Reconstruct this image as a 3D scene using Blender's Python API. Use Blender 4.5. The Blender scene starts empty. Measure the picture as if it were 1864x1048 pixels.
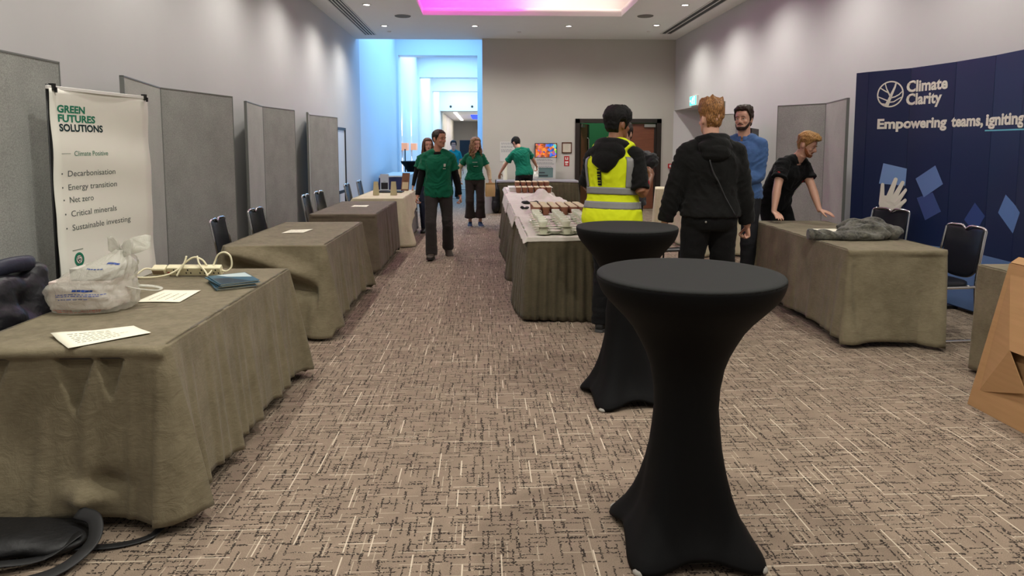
import bpy, bmesh, math, random
from math import sin, cos, pi, radians, sqrt, atan2, exp
from mathutils import Vector, Matrix, noise

SC = bpy.context.scene
COL = SC.collection
V = Vector

def lin(c):
    return tuple((x / 12.92 if x <= 0.04045 else ((x + 0.055) / 1.055) ** 2.4) for x in c)

def rgb(r, g, b):
    return lin((r / 255, g / 255, b / 255)) + (1.0,)

# ------------------------------------------------------------------ camera
cd = bpy.data.cameras.new('camera')
cd.sensor_width = 36.0
cd.lens = 1230.0 / 1864.0 * 36.0
cd.shift_y = -(524 - 382) / 1864.0
cd.clip_start = 0.05
cd.clip_end = 200
cam = bpy.data.objects.new('camera', cd)
cam.location = (0, 0, 1.54)
cam.rotation_euler = (radians(90 - 5.38757), 0, radians(-2.27124))
COL.objects.link(cam)
SC.camera = cam

# ------------------------------------------------------------------ world, exposure
SC.view_settings.view_transform = 'Standard'
SC.view_settings.look = 'None'
SC.view_settings.exposure = 0.0
SC.view_settings.gamma = 1.0
SC.view_settings.use_curve_mapping = False
SC.cycles.use_denoising = True
SC.cycles.max_bounces = 8
SC.cycles.diffuse_bounces = 4
SC.cycles.transparent_max_bounces = 12
SC.cycles.sample_clamp_indirect = 6.0
w = bpy.data.worlds.new('world')
SC.world = w
w.use_nodes = True
w.node_tree.nodes['Background'].inputs[0].default_value = (0.93, 0.94, 1.0, 1)
w.node_tree.nodes['Background'].inputs[1].default_value = 0.17

CEIL = 4.09
BACK = 16.4
WL, WR = -3.08, 4.60

# ------------------------------------------------------------------ large lights
def area(name, loc, rot, sx, sy, power, col, spread=180):
    l = bpy.data.lights.new(name, 'AREA')
    l.shape = 'RECTANGLE'
    l.size, l.size_y = sx, sy
    l.energy = power
    l.color = col
    l.spread = radians(spread)
    o = bpy.data.objects.new(name, l)
    o.location = loc
    o.rotation_euler = rot
    COL.objects.link(o)
    return o

# LED strips hidden in the ceiling coffer, magenta on the left and warm white on the right, shining up
COF = (-1.2, 2.7, 4.4, 13.55)          # opening x0 x1 y0 y1
area('coffer_led_magenta', (-1.02, 9.0, 4.24), (pi, radians(-30), 0), 0.10, 8.6, 34, (1.0, 0.03, 0.72))
area('coffer_led_magenta_end', (-0.2, 13.42, 4.24), (radians(150), 0, 0), 1.9, 0.10, 16, (1.0, 0.03, 0.75))
area('coffer_led_white', (2.56, 9.0, 4.24), (pi, radians(30), 0), 0.10, 8.6, 13, (1.0, 0.78, 0.66))
area('coffer_led_white_end', (1.75, 13.42, 4.24), (radians(150), 0, 0), 1.9, 0.10, 5, (1.0, 0.78, 0.68))
# blue LED wash in the light wells of the corridor
area('well_led_first', (-1.6, 20.3, 5.55), (0, 0, 0), 2.6, 6.0, 270, (0.20, 0.50, 1.0))
for yy, pw, cc in ((28.1, 330, (0.30, 0.60, 1.0)), (35.8, 330, (0.46, 0.72, 1.0)), (43.5, 330, (0.46, 0.74, 1.0))):
    area('well_led', (-1.6, yy, 5.55), (0, 0, 0), 2.4, 5.5, pw, cc)
area('far_room_light', (-1.4, 56, 3.88), (0, 0, 0), 2.0, 14.0, 260, (1.0, 0.93, 0.82))

# ------------------------------------------------------------------ naming helpers
def tag(o, label=None, cat=None, group=None, kind=None):
    if label: o['label'] = label
    if cat: o['category'] = cat
    if group: o['group'] = group
    if kind: o['kind'] = kind
    return o

def thing(name, label, cat, loc=(0, 0, 0), rz=0.0, group=None):
    o = bpy.data.objects.new(name, None)
    o.empty_display_size = 0.1
    o.location = loc
    o.rotation_euler = (0, 0, rz)
    COL.objects.link(o)
    return tag(o, label, cat, group)

def copy_tree(o, loc=None, rz=None, label=None, parent=None):
    c = o.copy()
    COL.objects.link(c)
    if parent is not None: c.parent = parent
    if loc is not None: c.location = loc
    if rz is not None: c.rotation_euler = (0, 0, rz)
    if label: c['label'] = label
    for ch in list(o.children):
        copy_tree(ch, parent=c)
    return c

# ------------------------------------------------------------------ mesh builder
class MB:
    def __init__(s):
        s.bm = bmesh.new()
        s.mi = 0
    def face(s, vs):
        try:
            f = s.bm.faces.new(vs)
            f.material_index = s.mi
            return f
        except ValueError:
            return None
    def pts(s, ps):
        return [s.bm.verts.new(p) for p in ps]
    def poly(s, ps):
        return s.face(s.pts(ps))
    def box(s, c, d, m=None):
        x, y, z = d[0] / 2, d[1] / 2, d[2] / 2
        M = m if m is not None else Matrix.Identity(3)
        c = V(c)
        vs = s.pts([c + M @ V(p) for p in [(-x, -y, -z), (x, -y, -z), (x, y, -z), (-x, y, -z), (-x, -y, z), (x, -y, z), (x, y, z), (-x, y, z)]])
        for q in ((3, 2, 1, 0), (4, 5, 6, 7), (0, 1, 5, 4), (1, 2, 6, 5), (2, 3, 7, 6), (3, 0, 4, 7)):
            s.face([vs[i] for i in q])
        return s
    def b2(s, p, q):
        return s.box([(a + b) / 2 for a, b in zip(p, q)], [abs(b - a) for a, b in zip(p, q)])
    def loft(s, rings, cap0=True, cap1=True, close=True):
        R = [s.pts(r) for r in rings]
        n = len(R[0])
        for a, b in zip(R, R[1:]):
            for i in range(n if close else n - 1):
                j = (i + 1) % n
                s.face((a[i], a[j], b[j], b[i]))
        if cap0: s.face(list(reversed(R[0])))
        if cap1: s.face(R[-1])
        return s
    def grid(s, P):
        R = [s.pts(r) for r in P]
        for a, b in zip(R, R[1:]):
            for i in range(len(a) - 1):
                s.face((a[i], a[i + 1], b[i + 1], b[i]))
        return s
    def tube(s, ps, r, n=10, flat=1.0, up=None, cap=True):
        ps = [V(p) for p in ps]
        k = len(ps)
        rs = r if isinstance(r, (list, tuple)) else [r] * k
        rings = []
        side = None
        for i, p in enumerate(ps):
            t = (ps[min(i + 1, k - 1)] - ps[max(i - 1, 0)])
            if t.length < 1e-9: t = V((0, 0, 1))
            t.normalize()
            if side is None:
                u = V(up) if up is not None else (V((0, 0, 1)) if abs(t.z) < 0.9 else V((1, 0, 0)))
                side = t.cross(u).normalized()
            side = (side - t * side.dot(t))
            if side.length < 1e-6: side = t.orthogonal()
            side.normalize()
            nn = side.cross(t).normalized()
            rr = rs[i]
            ra, rb = rr if isinstance(rr, tuple) else (rr, rr * flat)
            rings.append([p + side * (ra * cos(2 * pi * j / n)) + nn * (rb * sin(2 * pi * j / n)) for j in range(n)])
        return s.loft(rings, cap, cap)
    def lathe(s, prof, n=32, c=(0, 0, 0), axis='z'):
        c = V(c)
        rings = []
        for r, z in prof:
            ring = []
            for j in range(n):
                a = 2 * pi * j / n
                if axis == 'z': p = V((r * cos(a), r * sin(a), z))
                elif axis == 'y': p = V((r * cos(a), z, -r * sin(a)))
                else: p = V((z, r * cos(a), r * sin(a)))
                ring.append(c + p)
            rings.append(ring)
        return s.loft(rings)
    def ell(s, c, r, m=None, n=16, k=10):
        c = V(c)
        M = m if m is not None else Matrix.Identity(3)
        rings = []
        for i in range(1, k):
            a = pi * i / k
            rings.append([c + M @ V((r[0] * sin(a) * cos(2 * pi * j / n), r[1] * sin(a) * sin(2 * pi * j / n), -r[2] * cos(a))) for j in range(n)])
        return s.loft(rings)
    def build(s, name, mats, parent=None, smooth=False, bevel=0, seg=2, sub=0, loc=None, rz=None, solid=0, angle=None):
        me = bpy.data.meshes.new(name)
        bmesh.ops.recalc_face_normals(s.bm, faces=s.bm.faces)
        s.bm.to_mesh(me)
        s.bm.free()
        for m in (mats if isinstance(mats, (list, tuple)) else [mats]):
            me.materials.append(m)
        if smooth or bevel:
            me.polygons.foreach_set('use_smooth', [True] * len(me.polygons))
        if angle:
            me.set_sharp_from_angle(angle=radians(angle))
        o = bpy.data.objects.new(name, me)
        COL.objects.link(o)
        if parent is not None: o.parent = parent
        if loc is not None: o.location = loc
        if rz is not None: o.rotation_euler = (0, 0, rz)
        if solid:
            md = o.modifiers.new('solid', 'SOLIDIFY'); md.thickness = abs(solid); md.offset = 1 if solid > 0 else -1
        if bevel:
            md = o.modifiers.new('bevel', 'BEVEL'); md.width = bevel; md.segments = seg; md.limit_method = 'ANGLE'
            md.harden_normals = True
        if sub:
            md = o.modifiers.new('sub', 'SUBSURF'); md.levels = sub; md.render_levels = sub
        return o

def bake(o):
    """apply the modifiers of a fresh object"""
    dg = bpy.context.evaluated_depsgraph_get()
    me = bpy.data.meshes.new_from_object(o.evaluated_get(dg))
    old = o.data
    o.modifiers.clear()
    o.data = me
    me.name = o.name
    bpy.data.meshes.remove(old)
    return o

def remesh(mb, name, mats, parent, voxel=0.008, smooth=4, fac=0.5):
    o = mb.build(name, mats, parent)
    md = o.modifiers.new('r', 'REMESH'); md.mode = 'VOXEL'; md.voxel_size = voxel; md.use_smooth_shade = True
    if smooth:
        md = o.modifiers.new('s', 'SMOOTH'); md.factor = fac; md.iterations = smooth
    bake(o)
    o.data.polygons.foreach_set('use_smooth', [True] * len(o.data.polygons))
    return o

def displace(o, fn):
    me = o.data
    nr = [v.normal.copy() for v in me.vertices]
    for v, n in zip(me.vertices, nr):
        v.co = v.co + n * fn(v.co, n)
    me.update()
    return o

def spline(ps, n=8):
    """Catmull-Rom through points"""
    ps = [V(p) for p in ps]
    q = [ps[0] * 2 - ps[1]] + ps + [ps[-1] * 2 - ps[-2]]
    out = []
    for i in range(1, len(q) - 2):
        for k in range(n):
            t = k / n
            a, b, c, d = q[i - 1], q[i], q[i + 1], q[i + 2]
            out.append(0.5 * ((2 * b) + (c - a) * t + (2 * a - 5 * b + 4 * c - d) * t * t + (3 * b - a - 3 * c + d) * t ** 3))
    out.append(ps[-1])
    return out

def interp(tab, t):
    if t <= tab[0][0]: return tab[0][1:]
    for a, b in zip(tab, tab[1:]):
        if t <= b[0]:
            f = (t - a[0]) / (b[0] - a[0])
            return tuple(x + (y - x) * f for x, y in zip(a[1:], b[1:]))
    return tab[-1][1:]

def ss(a, b, x):
    t = max(0, min(1, (x - a) / (b - a)))
    return t * t * (3 - 2 * t)

# ------------------------------------------------------------------ materials
class NT:
    def __init__(s, name):
        s.m = bpy.data.materials.new(name)
        s.m.use_nodes = True
        s.t = s.m.node_tree
        s.p = s.t.nodes['Principled BSDF']
    def n(s, typ, **kw):
        nd = s.t.nodes.new(typ)
        ins = kw.pop('ins', {})
        for k, v in kw.items(): setattr(nd, k, v)
        for k, v in ins.items():
            if isinstance(v, bpy.types.NodeSocket): s.t.links.new(v, nd.inputs[k])
            else: nd.inputs[k].default_value = v
        return nd
    def math(s, op, a, b=0.0, c=0.0, clamp=False):
        nd = s.n('ShaderNodeMath', operation=op, use_clamp=clamp)
        for i, v in enumerate((a, b, c)):
            if isinstance(v, bpy.types.NodeSocket): s.t.links.new(v, nd.inputs[i])
            else: nd.inputs[i].default_value = v
        return nd.outputs[0]
    def mix(s, f, a, b, mode='MIX'):
        nd = s.n('ShaderNodeMix', data_type='RGBA', blend_type=mode)
        for i, v in ((0, f), (6, a), (7, b)):
            if isinstance(v, bpy.types.NodeSocket): s.t.links.new(v, nd.inputs[i])
            else: nd.inputs[i].default_value = v
        return nd.outputs[2]
    def link(s, a, b): s.t.links.new(a, b)
    def bump(s, h, strength=0.3, dist=0.01):
        b = s.n('ShaderNodeBump', ins={'Height': h, 'Strength': strength, 'Distance': dist})
        s.link(b.outputs[0], s.p.inputs['Normal'])
    def coord(s, out='Object'):
        return s.n('ShaderNodeTexCoord').outputs[out]

def mat(name, col, rough=0.6, metal=0.0, var=0.0, scale=8.0, bump=0.0, bscale=60.0, bdist=0.004, sheen=0.0, spec=0.5, trans=0.0, alpha=1.0, coat=0.0, stretch=(1, 1, 1), emit=None, estr=0.0):
    t = NT(name)
    p = t.p
    p.inputs['Roughness'].default_value = rough
    p.inputs['Metallic'].default_value = metal
    p.inputs['Specular IOR Level'].default_value = spec
    p.inputs['Base Color'].default_value = col
    if sheen:
        p.inputs['Sheen Weight'].default_value = sheen
        p.inputs['Sheen Roughness'].default_value = 0.5
    if trans: p.inputs['Transmission Weight'].default_value = trans
    if coat: p.inputs['Coat Weight'].default_value = coat
    if alpha < 1: p.inputs['Alpha'].default_value = alpha
    if emit:
        p.inputs['Emission Color'].default_value = emit
        p.inputs['Emission Strength'].default_value = estr
    if var or bump:
        mp = t.n('ShaderNodeMapping', ins={'Vector': t.coord(), 'Scale': stretch})
    if var:
        nz = t.n('ShaderNodeTexNoise', ins={'Vector': mp.outputs[0], 'Scale': scale, 'Detail': 5.0, 'Roughness': 0.6})
        f = t.n('ShaderNodeMapRange', ins={'Value': nz.outputs[0], 'From Min': 0.3, 'From Max': 0.7, 'To Min': 1 - var, 'To Max': 1 + var})
        g = t.n('ShaderNodeCombineColor', ins={0: f.outputs[0], 1: f.outputs[0], 2: f.outputs[0]})
        t.link(t.mix(1.0, col, g.outputs[0], 'MULTIPLY'), p.inputs['Base Color'])
    if bump:
        nb = t.n('ShaderNodeTexNoise', ins={'Vector': mp.outputs[0], 'Scale': bscale, 'Detail': 3.0})
        t.bump(nb.outputs[0], bump, bdist)
    return t.m

def emission(name, col, strength):
    return mat(name, col, emit=col, estr=strength)

def carpet():
    t = NT('patterned_carpet')
    co = t.coord()
    sp = t.n('ShaderNodeSeparateXYZ', ins={0: co})
    wob = t.n('ShaderNodeTexNoise', ins={'Vector': co, 'Scale': 70.0, 'Detail': 1.0})
    wv = t.math('MULTIPLY', t.math('SUBTRACT', wob.outputs[0], 0.5), 0.014)
    def layer(along, across, spacing, length, width, prob, seed, jag, breakup):
        a = t.math('ADD', across, wv) if jag else across
        r = t.math('DIVIDE', a, spacing)
        row = t.math('FLOOR', r)
        rnd = t.n('ShaderNodeTexWhiteNoise', noise_dimensions='2D', ins={'Vector': t.n('ShaderNodeCombineXYZ', ins={0: row, 1: seed}).outputs[0]})
        pos = t.math('ADD', t.math('DIVIDE', along, length), t.math('MULTIPLY', rnd.outputs[0], 7.0))
        cell = t.math('FLOOR', pos)
        w2 = t.n('ShaderNodeTexWhiteNoise', noise_dimensions='3D', ins={'Vector': t.n('ShaderNodeCombineXYZ', ins={0: row, 1: cell, 2: seed}).outputs[0]})
        on = t.math('LESS_THAN', w2.outputs[0], prob)
        c3 = t.n('ShaderNodeSeparateColor', ins={0: w2.outputs['Color']})
        # the line sits at a random place within its row; it covers a random share of its cell
        off = t.math('MULTIPLY_ADD', c3.outputs[1], 0.6, 0.2)
        d = t.math('ABSOLUTE', t.math('SUBTRACT', t.math('FRACT', r), off))
        ln = t.math('LESS_THAN', d, width / spacing / 2)
        fr = t.math('ABSOLUTE', t.math('SUBTRACT', t.math('FRACT', pos), 0.5))
        sh = t.math('LESS_THAN', fr, t.math('MULTIPLY_ADD', c3.outputs[2], 0.25, 0.22))
        m = t.math('MULTIPLY', t.math('MULTIPLY', on, ln), sh)
        if breakup:
            bn = t.n('ShaderNodeTexNoise', ins={'Vector': co, 'Scale': 120.0, 'Detail': 0.0})
            m = t.math('MULTIPLY', m, t.math('GREATER_THAN', bn.outputs[0], breakup))
        return m
    X, Y = sp.outputs[0], sp.outputs[1]
    big = t.n('ShaderNodeTexNoise', ins={'Vector': co, 'Scale': 9.0, 'Detail': 3.0})
    base = t.mix(big.outputs[0], rgb(120, 105, 92), rgb(152, 135, 117))
    fine = t.n('ShaderNodeTexNoise', ins={'Vector': co, 'Scale': 260.0, 'Detail': 2.0})
    ff = t.n('ShaderNodeMapRange', ins={'Value': fine.outputs[0], 'From Min': 0.3, 'From Max': 0.7, 'To Min': 0.78, 'To Max': 1.2})
    base = t.mix(1.0, base, t.n('ShaderNodeCombineColor', ins={0: ff.outputs[0], 1: ff.outputs[0], 2: ff.outputs[0]}).outputs[0], 'MULTIPLY')
    lt = t.math('MAXIMUM', layer(X, Y, 0.040, 0.20, 0.0040, 0.45, 31.0, False, 0), layer(Y, X, 0.046, 0.18, 0.0045, 0.42, 57.0, False, 0))
    dk = t.math('MAXIMUM', layer(X, Y, 0.034, 0.15, 0.0062, 0.74, 3.0, True, 0.45), layer(Y, X, 0.037, 0.16, 0.0068, 0.76, 11.0, True, 0.45))
    dk = t.math('MAXIMUM', dk, t.math('MAXIMUM', layer(X, Y, 0.075, 0.10, 0.009, 0.40, 77.0, True, 0.40), layer(Y, X, 0.085, 0.10, 0.010, 0.42, 91.0, True, 0.40)))
    bl = t.math('MAXIMUM', layer(X, Y, 0.15, 0.30, 0.0048, 0.42, 131.0, False, 0), layer(Y, X, 0.17, 0.28, 0.0058, 0.42, 157.0, False, 0))
    c = t.mix(t.math('MULTIPLY', lt, 0.50), base, rgb(196, 182, 160))
    c = t.mix(t.math('MULTIPLY', dk, 0.90), c, rgb(36, 31, 29))
    c = t.mix(t.math('MULTIPLY', bl, 0.72), c, rgb(218, 204, 182))
    t.link(c, t.p.inputs['Base Color'])
    t.p.inputs['Roughness'].default_value = 0.95
    t.p.inputs['Specular IOR Level'].default_value = 0.15
    t.bump(fine.outputs[0], 0.5, 0.004)
    return t.m

def tablecloth_mat(name, c1, c2, ang=(1, 1, 1)):
    t = NT(name)
    co = t.coord()
    a = t.n('ShaderNodeTexNoise', ins={'Vector': co, 'Scale': 5.0, 'Detail': 6.0, 'Roughness': 0.65})
    mp = t.n('ShaderNodeMapping', ins={'Vector': co, 'Scale': (14, 14, 160)})
    b = t.n('ShaderNodeTexNoise', ins={'Vector': mp.outputs[0], 'Scale': 2.0, 'Detail': 4.0})
    f = t.math('ADD', t.math('MULTIPLY', a.outputs[0], 0.6), t.math('MULTIPLY', b.outputs[0], 0.4))
    f = t.n('ShaderNodeMapRange', ins={'Value': f, 'From Min': 0.36, 'From Max': 0.64}).outputs[0]
    t.link(t.mix(f, c1, c2), t.p.inputs['Base Color'])
    t.p.inputs['Roughness'].default_value = 0.85
    t.p.inputs['Sheen Weight'].default_value = 0.10
    t.p.inputs['Specular IOR Level'].default_value = 0.2
    wr = t.n('ShaderNodeTexNoise', ins={'Vector': co, 'Scale': 11.0, 'Detail': 6.0, 'Roughness': 0.6, 'Distortion': 1.2})
    fi = t.n('ShaderNodeTexNoise', ins={'Vector': co, 'Scale': 320.0, 'Detail': 1.0})
    t.bump(t.math('ADD', wr.outputs[0], t.math('MULTIPLY', fi.outputs[0], 0.06)), 0.28, 0.03)
    return t.m

def felt(name, c1, c2):
    t = NT(name)
    co = t.coord()
    a = t.n('ShaderNodeTexNoise', ins={'Vector': co, 'Scale': 130.0, 'Detail': 5.0, 'Roughness': 0.75})
    b = t.n('ShaderNodeTexNoise', ins={'Vector': co, 'Scale': 4.0, 'Detail': 3.0})
    f = t.math('ADD', t.math('MULTIPLY', a.outputs[0], 0.8), t.math('MULTIPLY', b.outputs[0], 0.2))
    f = t.n('ShaderNodeMapRange', ins={'Value': f, 'From Min': 0.35, 'From Max': 0.65}).outputs[0]
    t.link(t.mix(f, c1, c2), t.p.inputs['Base Color'])
    t.p.inputs['Roughness'].default_value = 0.95
    t.p.inputs['Specular IOR Level'].default_value = 0.1
    t.bump(a.outputs[0], 0.25, 0.003)
    return t.m

def wood(name, c1, c2, axis=(1, 1, 9)):
    t = NT(name)
    mp = t.n('ShaderNodeMapping', ins={'Vector': t.coord(), 'Scale': axis})
    a = t.n('ShaderNodeTexNoise', ins={'Vector': mp.outputs[0], 'Scale': 3.0, 'Detail': 6.0, 'Distortion': 0.6})
    t.link(t.mix(a.outputs[0], c1, c2), t.p.inputs['Base Color'])
    t.p.inputs['Roughness'].default_value = 0.4
    return t.m

M = {}
M['carpet'] = carpet()
M['wall'] = mat('painted_wall', rgb(200, 198, 198), 0.75, var=0.015, scale=2.0, bump=0.05, bscale=300)
M['wall_back'] = mat('painted_back_wall', rgb(190, 186, 178), 0.8, var=0.015, scale=2.0, bump=0.05, bscale=300)
M['ceiling'] = mat('painted_ceiling', rgb(240, 239, 236), 0.85, var=0.01, scale=2.0)
M['white_wall'] = mat('corridor_white_paint', rgb(226, 228, 230), 0.55)
M['far_wall'] = mat('far_room_paint', rgb(178, 174, 166), 0.8)
M['black'] = mat('black_plastic', rgb(18, 18, 19), 0.5)
M['dark_metal'] = mat('dark_metal', rgb(52, 50, 48), 0.45, 0.7)
M['chrome'] = mat('chrome', rgb(215, 215, 215), 0.14, 1.0)
M['steel'] = mat('satin_steel', rgb(180, 178, 172), 0.35, 0.9)
M['white_plastic'] = mat('white_plastic', rgb(236, 234, 228), 0.4)
M['cloth'] = tablecloth_mat('taupe_tablecloth', rgb(104, 95, 74), rgb(130, 120, 97))
M['cloth_b'] = tablecloth_mat('brown_tablecloth', rgb(96, 86, 72), rgb(116, 104, 88))
M['skirt'] = tablecloth_mat('taupe_skirting', rgb(70, 64, 48), rgb(90, 82, 63))
M['cream'] = tablecloth_mat('cream_tablecloth', rgb(196, 187, 156), rgb(213, 204, 176))
M['white_cloth'] = tablecloth_mat('white_tablecloth', rgb(198, 192, 181), rgb(214, 209, 199))
M['navy_cloth'] = tablecloth_mat('dark_blue_tablecloth', rgb(52, 52, 78), rgb(66, 64, 92))
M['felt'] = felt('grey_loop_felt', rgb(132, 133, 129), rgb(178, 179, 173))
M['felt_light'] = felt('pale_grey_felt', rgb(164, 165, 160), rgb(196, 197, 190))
M['board_edge'] = mat('grey_board_edge', rgb(118, 120, 116), 0.5)
M['paper'] = mat('cream_paper', rgb(240, 236, 214), 0.7)
M['ink'] = mat('grey_ink', rgb(158, 156, 140), 0.7)
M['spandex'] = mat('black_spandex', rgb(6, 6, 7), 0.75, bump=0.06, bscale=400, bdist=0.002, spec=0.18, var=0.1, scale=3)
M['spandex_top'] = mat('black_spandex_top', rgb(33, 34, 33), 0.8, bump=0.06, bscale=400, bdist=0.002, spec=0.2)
M['vinyl'] = mat('black_vinyl_blue_reflection', rgb(24, 26, 34), 0.27, bump=0.1, bscale=200, bdist=0.002)  # black vinyl; the corridor's blue reflection is tinted into its base colour
# ================================================================== the setting
def struct(name, mb, m, parent=None, **kw):
    o = mb.build(name, m, parent, **kw)
    if parent is None: o['kind'] = 'structure'
    return o

b = MB(); b.b2((-9, -4, -0.12), (9, 50, 0.0)); struct('floor', b, M['carpet'])

# ceiling with the coffer opening and the opening over the corridor
x0, x1, y0, y1 = COF
b = MB()
for p, q in (((WL - .2, -4, CEIL), (x0, BACK + .2, CEIL + .14)), ((x1, -4, CEIL), (WR + .2, BACK + .2, CEIL + .14)),
             ((x0, -4, CEIL), (x1, y0, CEIL + .14)), ((x0, y1, CEIL), (x1, BACK + .2, CEIL + .14))):
    b.b2(p, q)
struct('ceiling', b, M['ceiling'])
b = MB()
b.b2((x0 - .3, y0 - .3, CEIL + .45), (x1 + .3, y1 + .3, CEIL + .5))
for p, q in (((x0 - .3, y0 - .3, CEIL + .14), (x0 - .24, y1 + .3, CEIL + .45)), ((x1 + .24, y0 - .3, CEIL + .14), (x1 + .3, y1 + .3, CEIL + .45)),
             ((x0 - .24, y0 - .3, CEIL + .14), (x1 + .24, y0 - .24, CEIL + .45)), ((x0 - .24, y1 + .24, CEIL + .14), (x1 + .24, y1 + .3, CEIL + .45))):
    b.b2(p, q)
struct('ceiling_coffer', b, M['ceiling'])
# walls
b = MB(); b.b2((WL - .2, -4, 0), (WL, 17.0, 5.2)); struct('wall_left', b, M['wall'])
b = MB()
NY0, NY1, NZ = 12.9, BACK, 2.4
b.b2((WR, -4, 0), (WR + .2, NY0, CEIL)); b.b2((WR, NY0, NZ), (WR + .2, BACK + .2, CEIL))
struct('wall_right', b, M['wall'])
b = MB()
b.b2((WR + .2, NY0 - .2, NZ), (WR + 1.9, BACK + .2, NZ + .15))
b.b2((WR + .2, NY0 - .2, 0), (WR + 1.9, NY0, NZ))
b.loft([[(WR - .02, BACK, z), (WR + .9, BACK - .75, z), (WR + 1.9, BACK - .75, z), (WR + 1.9, BACK + .2, z), (WR - .02, BACK + .2, z)] for z in (0, NZ)])
b.b2((WR + 1.9, NY0 - .2, 0), (WR + 2.05, BACK + .2, NZ))
struct('wall_recess', b, M['wall'])
DX0, DX1, DZ = 2.18, 4.28, 2.2
b = MB()
b.b2((-0.06, BACK, 0), (DX0, BACK + .2, CEIL)); b.b2((DX1, BACK, 0), (WR + .2, BACK + .2, CEIL)); b.b2((DX0, BACK, DZ), (DX1, BACK + .2, CEIL))
struct('wall_back', b, M['wall_back'])
# room behind the double door
b = MB()
b.b2((DX0 - .6, BACK + 3.0, 0), (DX1 + .6, BACK + 3.1, 3)); b.b2((DX0 - .7, BACK + .2, 0), (DX0 - .6, BACK + 3.1, 3)); b.b2((DX1 + .6, BACK + .2, 0), (DX1 + .7, BACK + 3.1, 3))
b.b2((DX0 - .7, BACK + .2, 3), (DX1 + .7, BACK + 3.1, 3.1))
M['green_wall'] = mat('green_room_paint', rgb(40, 110, 66), 0.7)
struct('wall_green_room', b, M['green_wall'])
area('green_room_light', (3.2, BACK + 1.6, 2.95), (0, 0, 0), 1.2, 1.2, 25, (0.8, 1.0, 0.85))

# corridor: left wall, right wall, portals with light wells between them
CL = WL
CR = -0.06
b = MB(); b.b2((CL - .2, 17.0, 0), (CL, 67, 6.2)); struct('wall_corridor_left', b, M['white_wall'])
b = MB(); b.b2((CR, BACK + .2, 0), (CR + .2, 67, 6.2)); struct('wall_corridor_right', b, M['white_wall'])
b = MB(); b.b2((CL - .2, BACK + .2, 5.6), (CR + .2, 47.2, 5.7)); b.b2((CL - .2, BACK + .1, CEIL + .14), (CR + .2, BACK + .2, 5.7))
struct('ceiling_corridor', b, M['white_wall'])
for i, (yy, th) in enumerate(((24.0, 0.6), (31.6, 0.55), (39.5, 0.55))):
    zb = 4.69
    b = MB()
    b.b2((CL, yy, zb), (CR - .2, yy + th, 5.6))
    b.b2((CL, yy, 0), (CL + .07, yy + th, zb)); b.b2((CR - .2, yy, 0), (CR, yy + th, 5.6))
    struct('trim_%d' % (i + 1), b, M['white_wall'])
b = MB(); b.b2((CL, 47.0, 3.96), (CR, 47.3, 5.6)); struct('wall_corridor_end', b, M['white_wall'])
for i, xx in enumerate((-2.35, -0.88)):
    b = MB(); b.lathe([(0.0, 0), (.07, 0), (.08, .02), (.08, .045), (0, .045)], 16, (xx, 46.95, 4.25), 'y')
    tag(b.build('wall_spotlight', M['dark_metal'], smooth=True), ('small dark round fitting above the corridor opening, left one', 'small dark round fitting above the corridor opening, right one')[i], 'light fitting')
b = MB(); b.b2((-9, 47.3, 3.96), (4, 67.2, 4.1)); struct('ceiling_far_room', b, M['ceiling'])
b = MB(); b.b2((-9, 67, 0), (4, 67.2, 4.1)); b.b2((-1.0, 66.6, 0), (-0.1, 67, 3.2)); struct('wall_far', b, M['far_wall'])
M['pleat'] = mat('pale_panel', rgb(206, 200, 186), 0.7)
b = MB()
for k in range(9):
    b.b2((CL, 48.0 + k * 2.05, 0), (CL + .08, 49.75 + k * 2.05, 3.92))
struct('trim_4', b, M['pleat'])
M['led_white'] = emission('white_led', (1.0, 0.95, 0.85, 1), 9.0)
M['led_blue'] = emission('blue_led_panel', (0.02, 0.05, 1.0, 1), 2.2)
for k in range(7):
    b = MB(); b.b2((-2.25, 49.0 + k * 2.2, 3.92), (-2.02, 49.0 + k * 2.2 + 1.0, 3.96))
    tag(b.build('ceiling_light', M['led_white']), 'long white light strip in a line on the far room ceiling', 'ceiling light', 'white light strips on the far room ceiling')
b = MB(); b.b2((-1.1, 53.0, 3.90), (-0.3, 60, 3.96)); tag(b.build('ceiling_light', M['led_blue']), 'glowing deep blue panel on the far room ceiling', 'ceiling light')
# skirting
M['skirting'] = mat('grey_skirting', rgb(150, 146, 140), 0.6)
b = MB(); b.b2((WL, -4, 0), (WL + .02, 17, .12)); struct('baseboard_left', b, M['skirting'])
b = MB(); b.b2((WR - .02, -4, 0), (WR, NY0, .12)); struct('baseboard_right', b, M['skirting'])
b = MB(); b.b2((-.06, BACK - .02, 0), (DX0, BACK, .12)); b.b2((DX1, BACK - .02, 0), (WR, BACK, .12)); struct('baseboard_back', b, M['skirting'])

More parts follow.
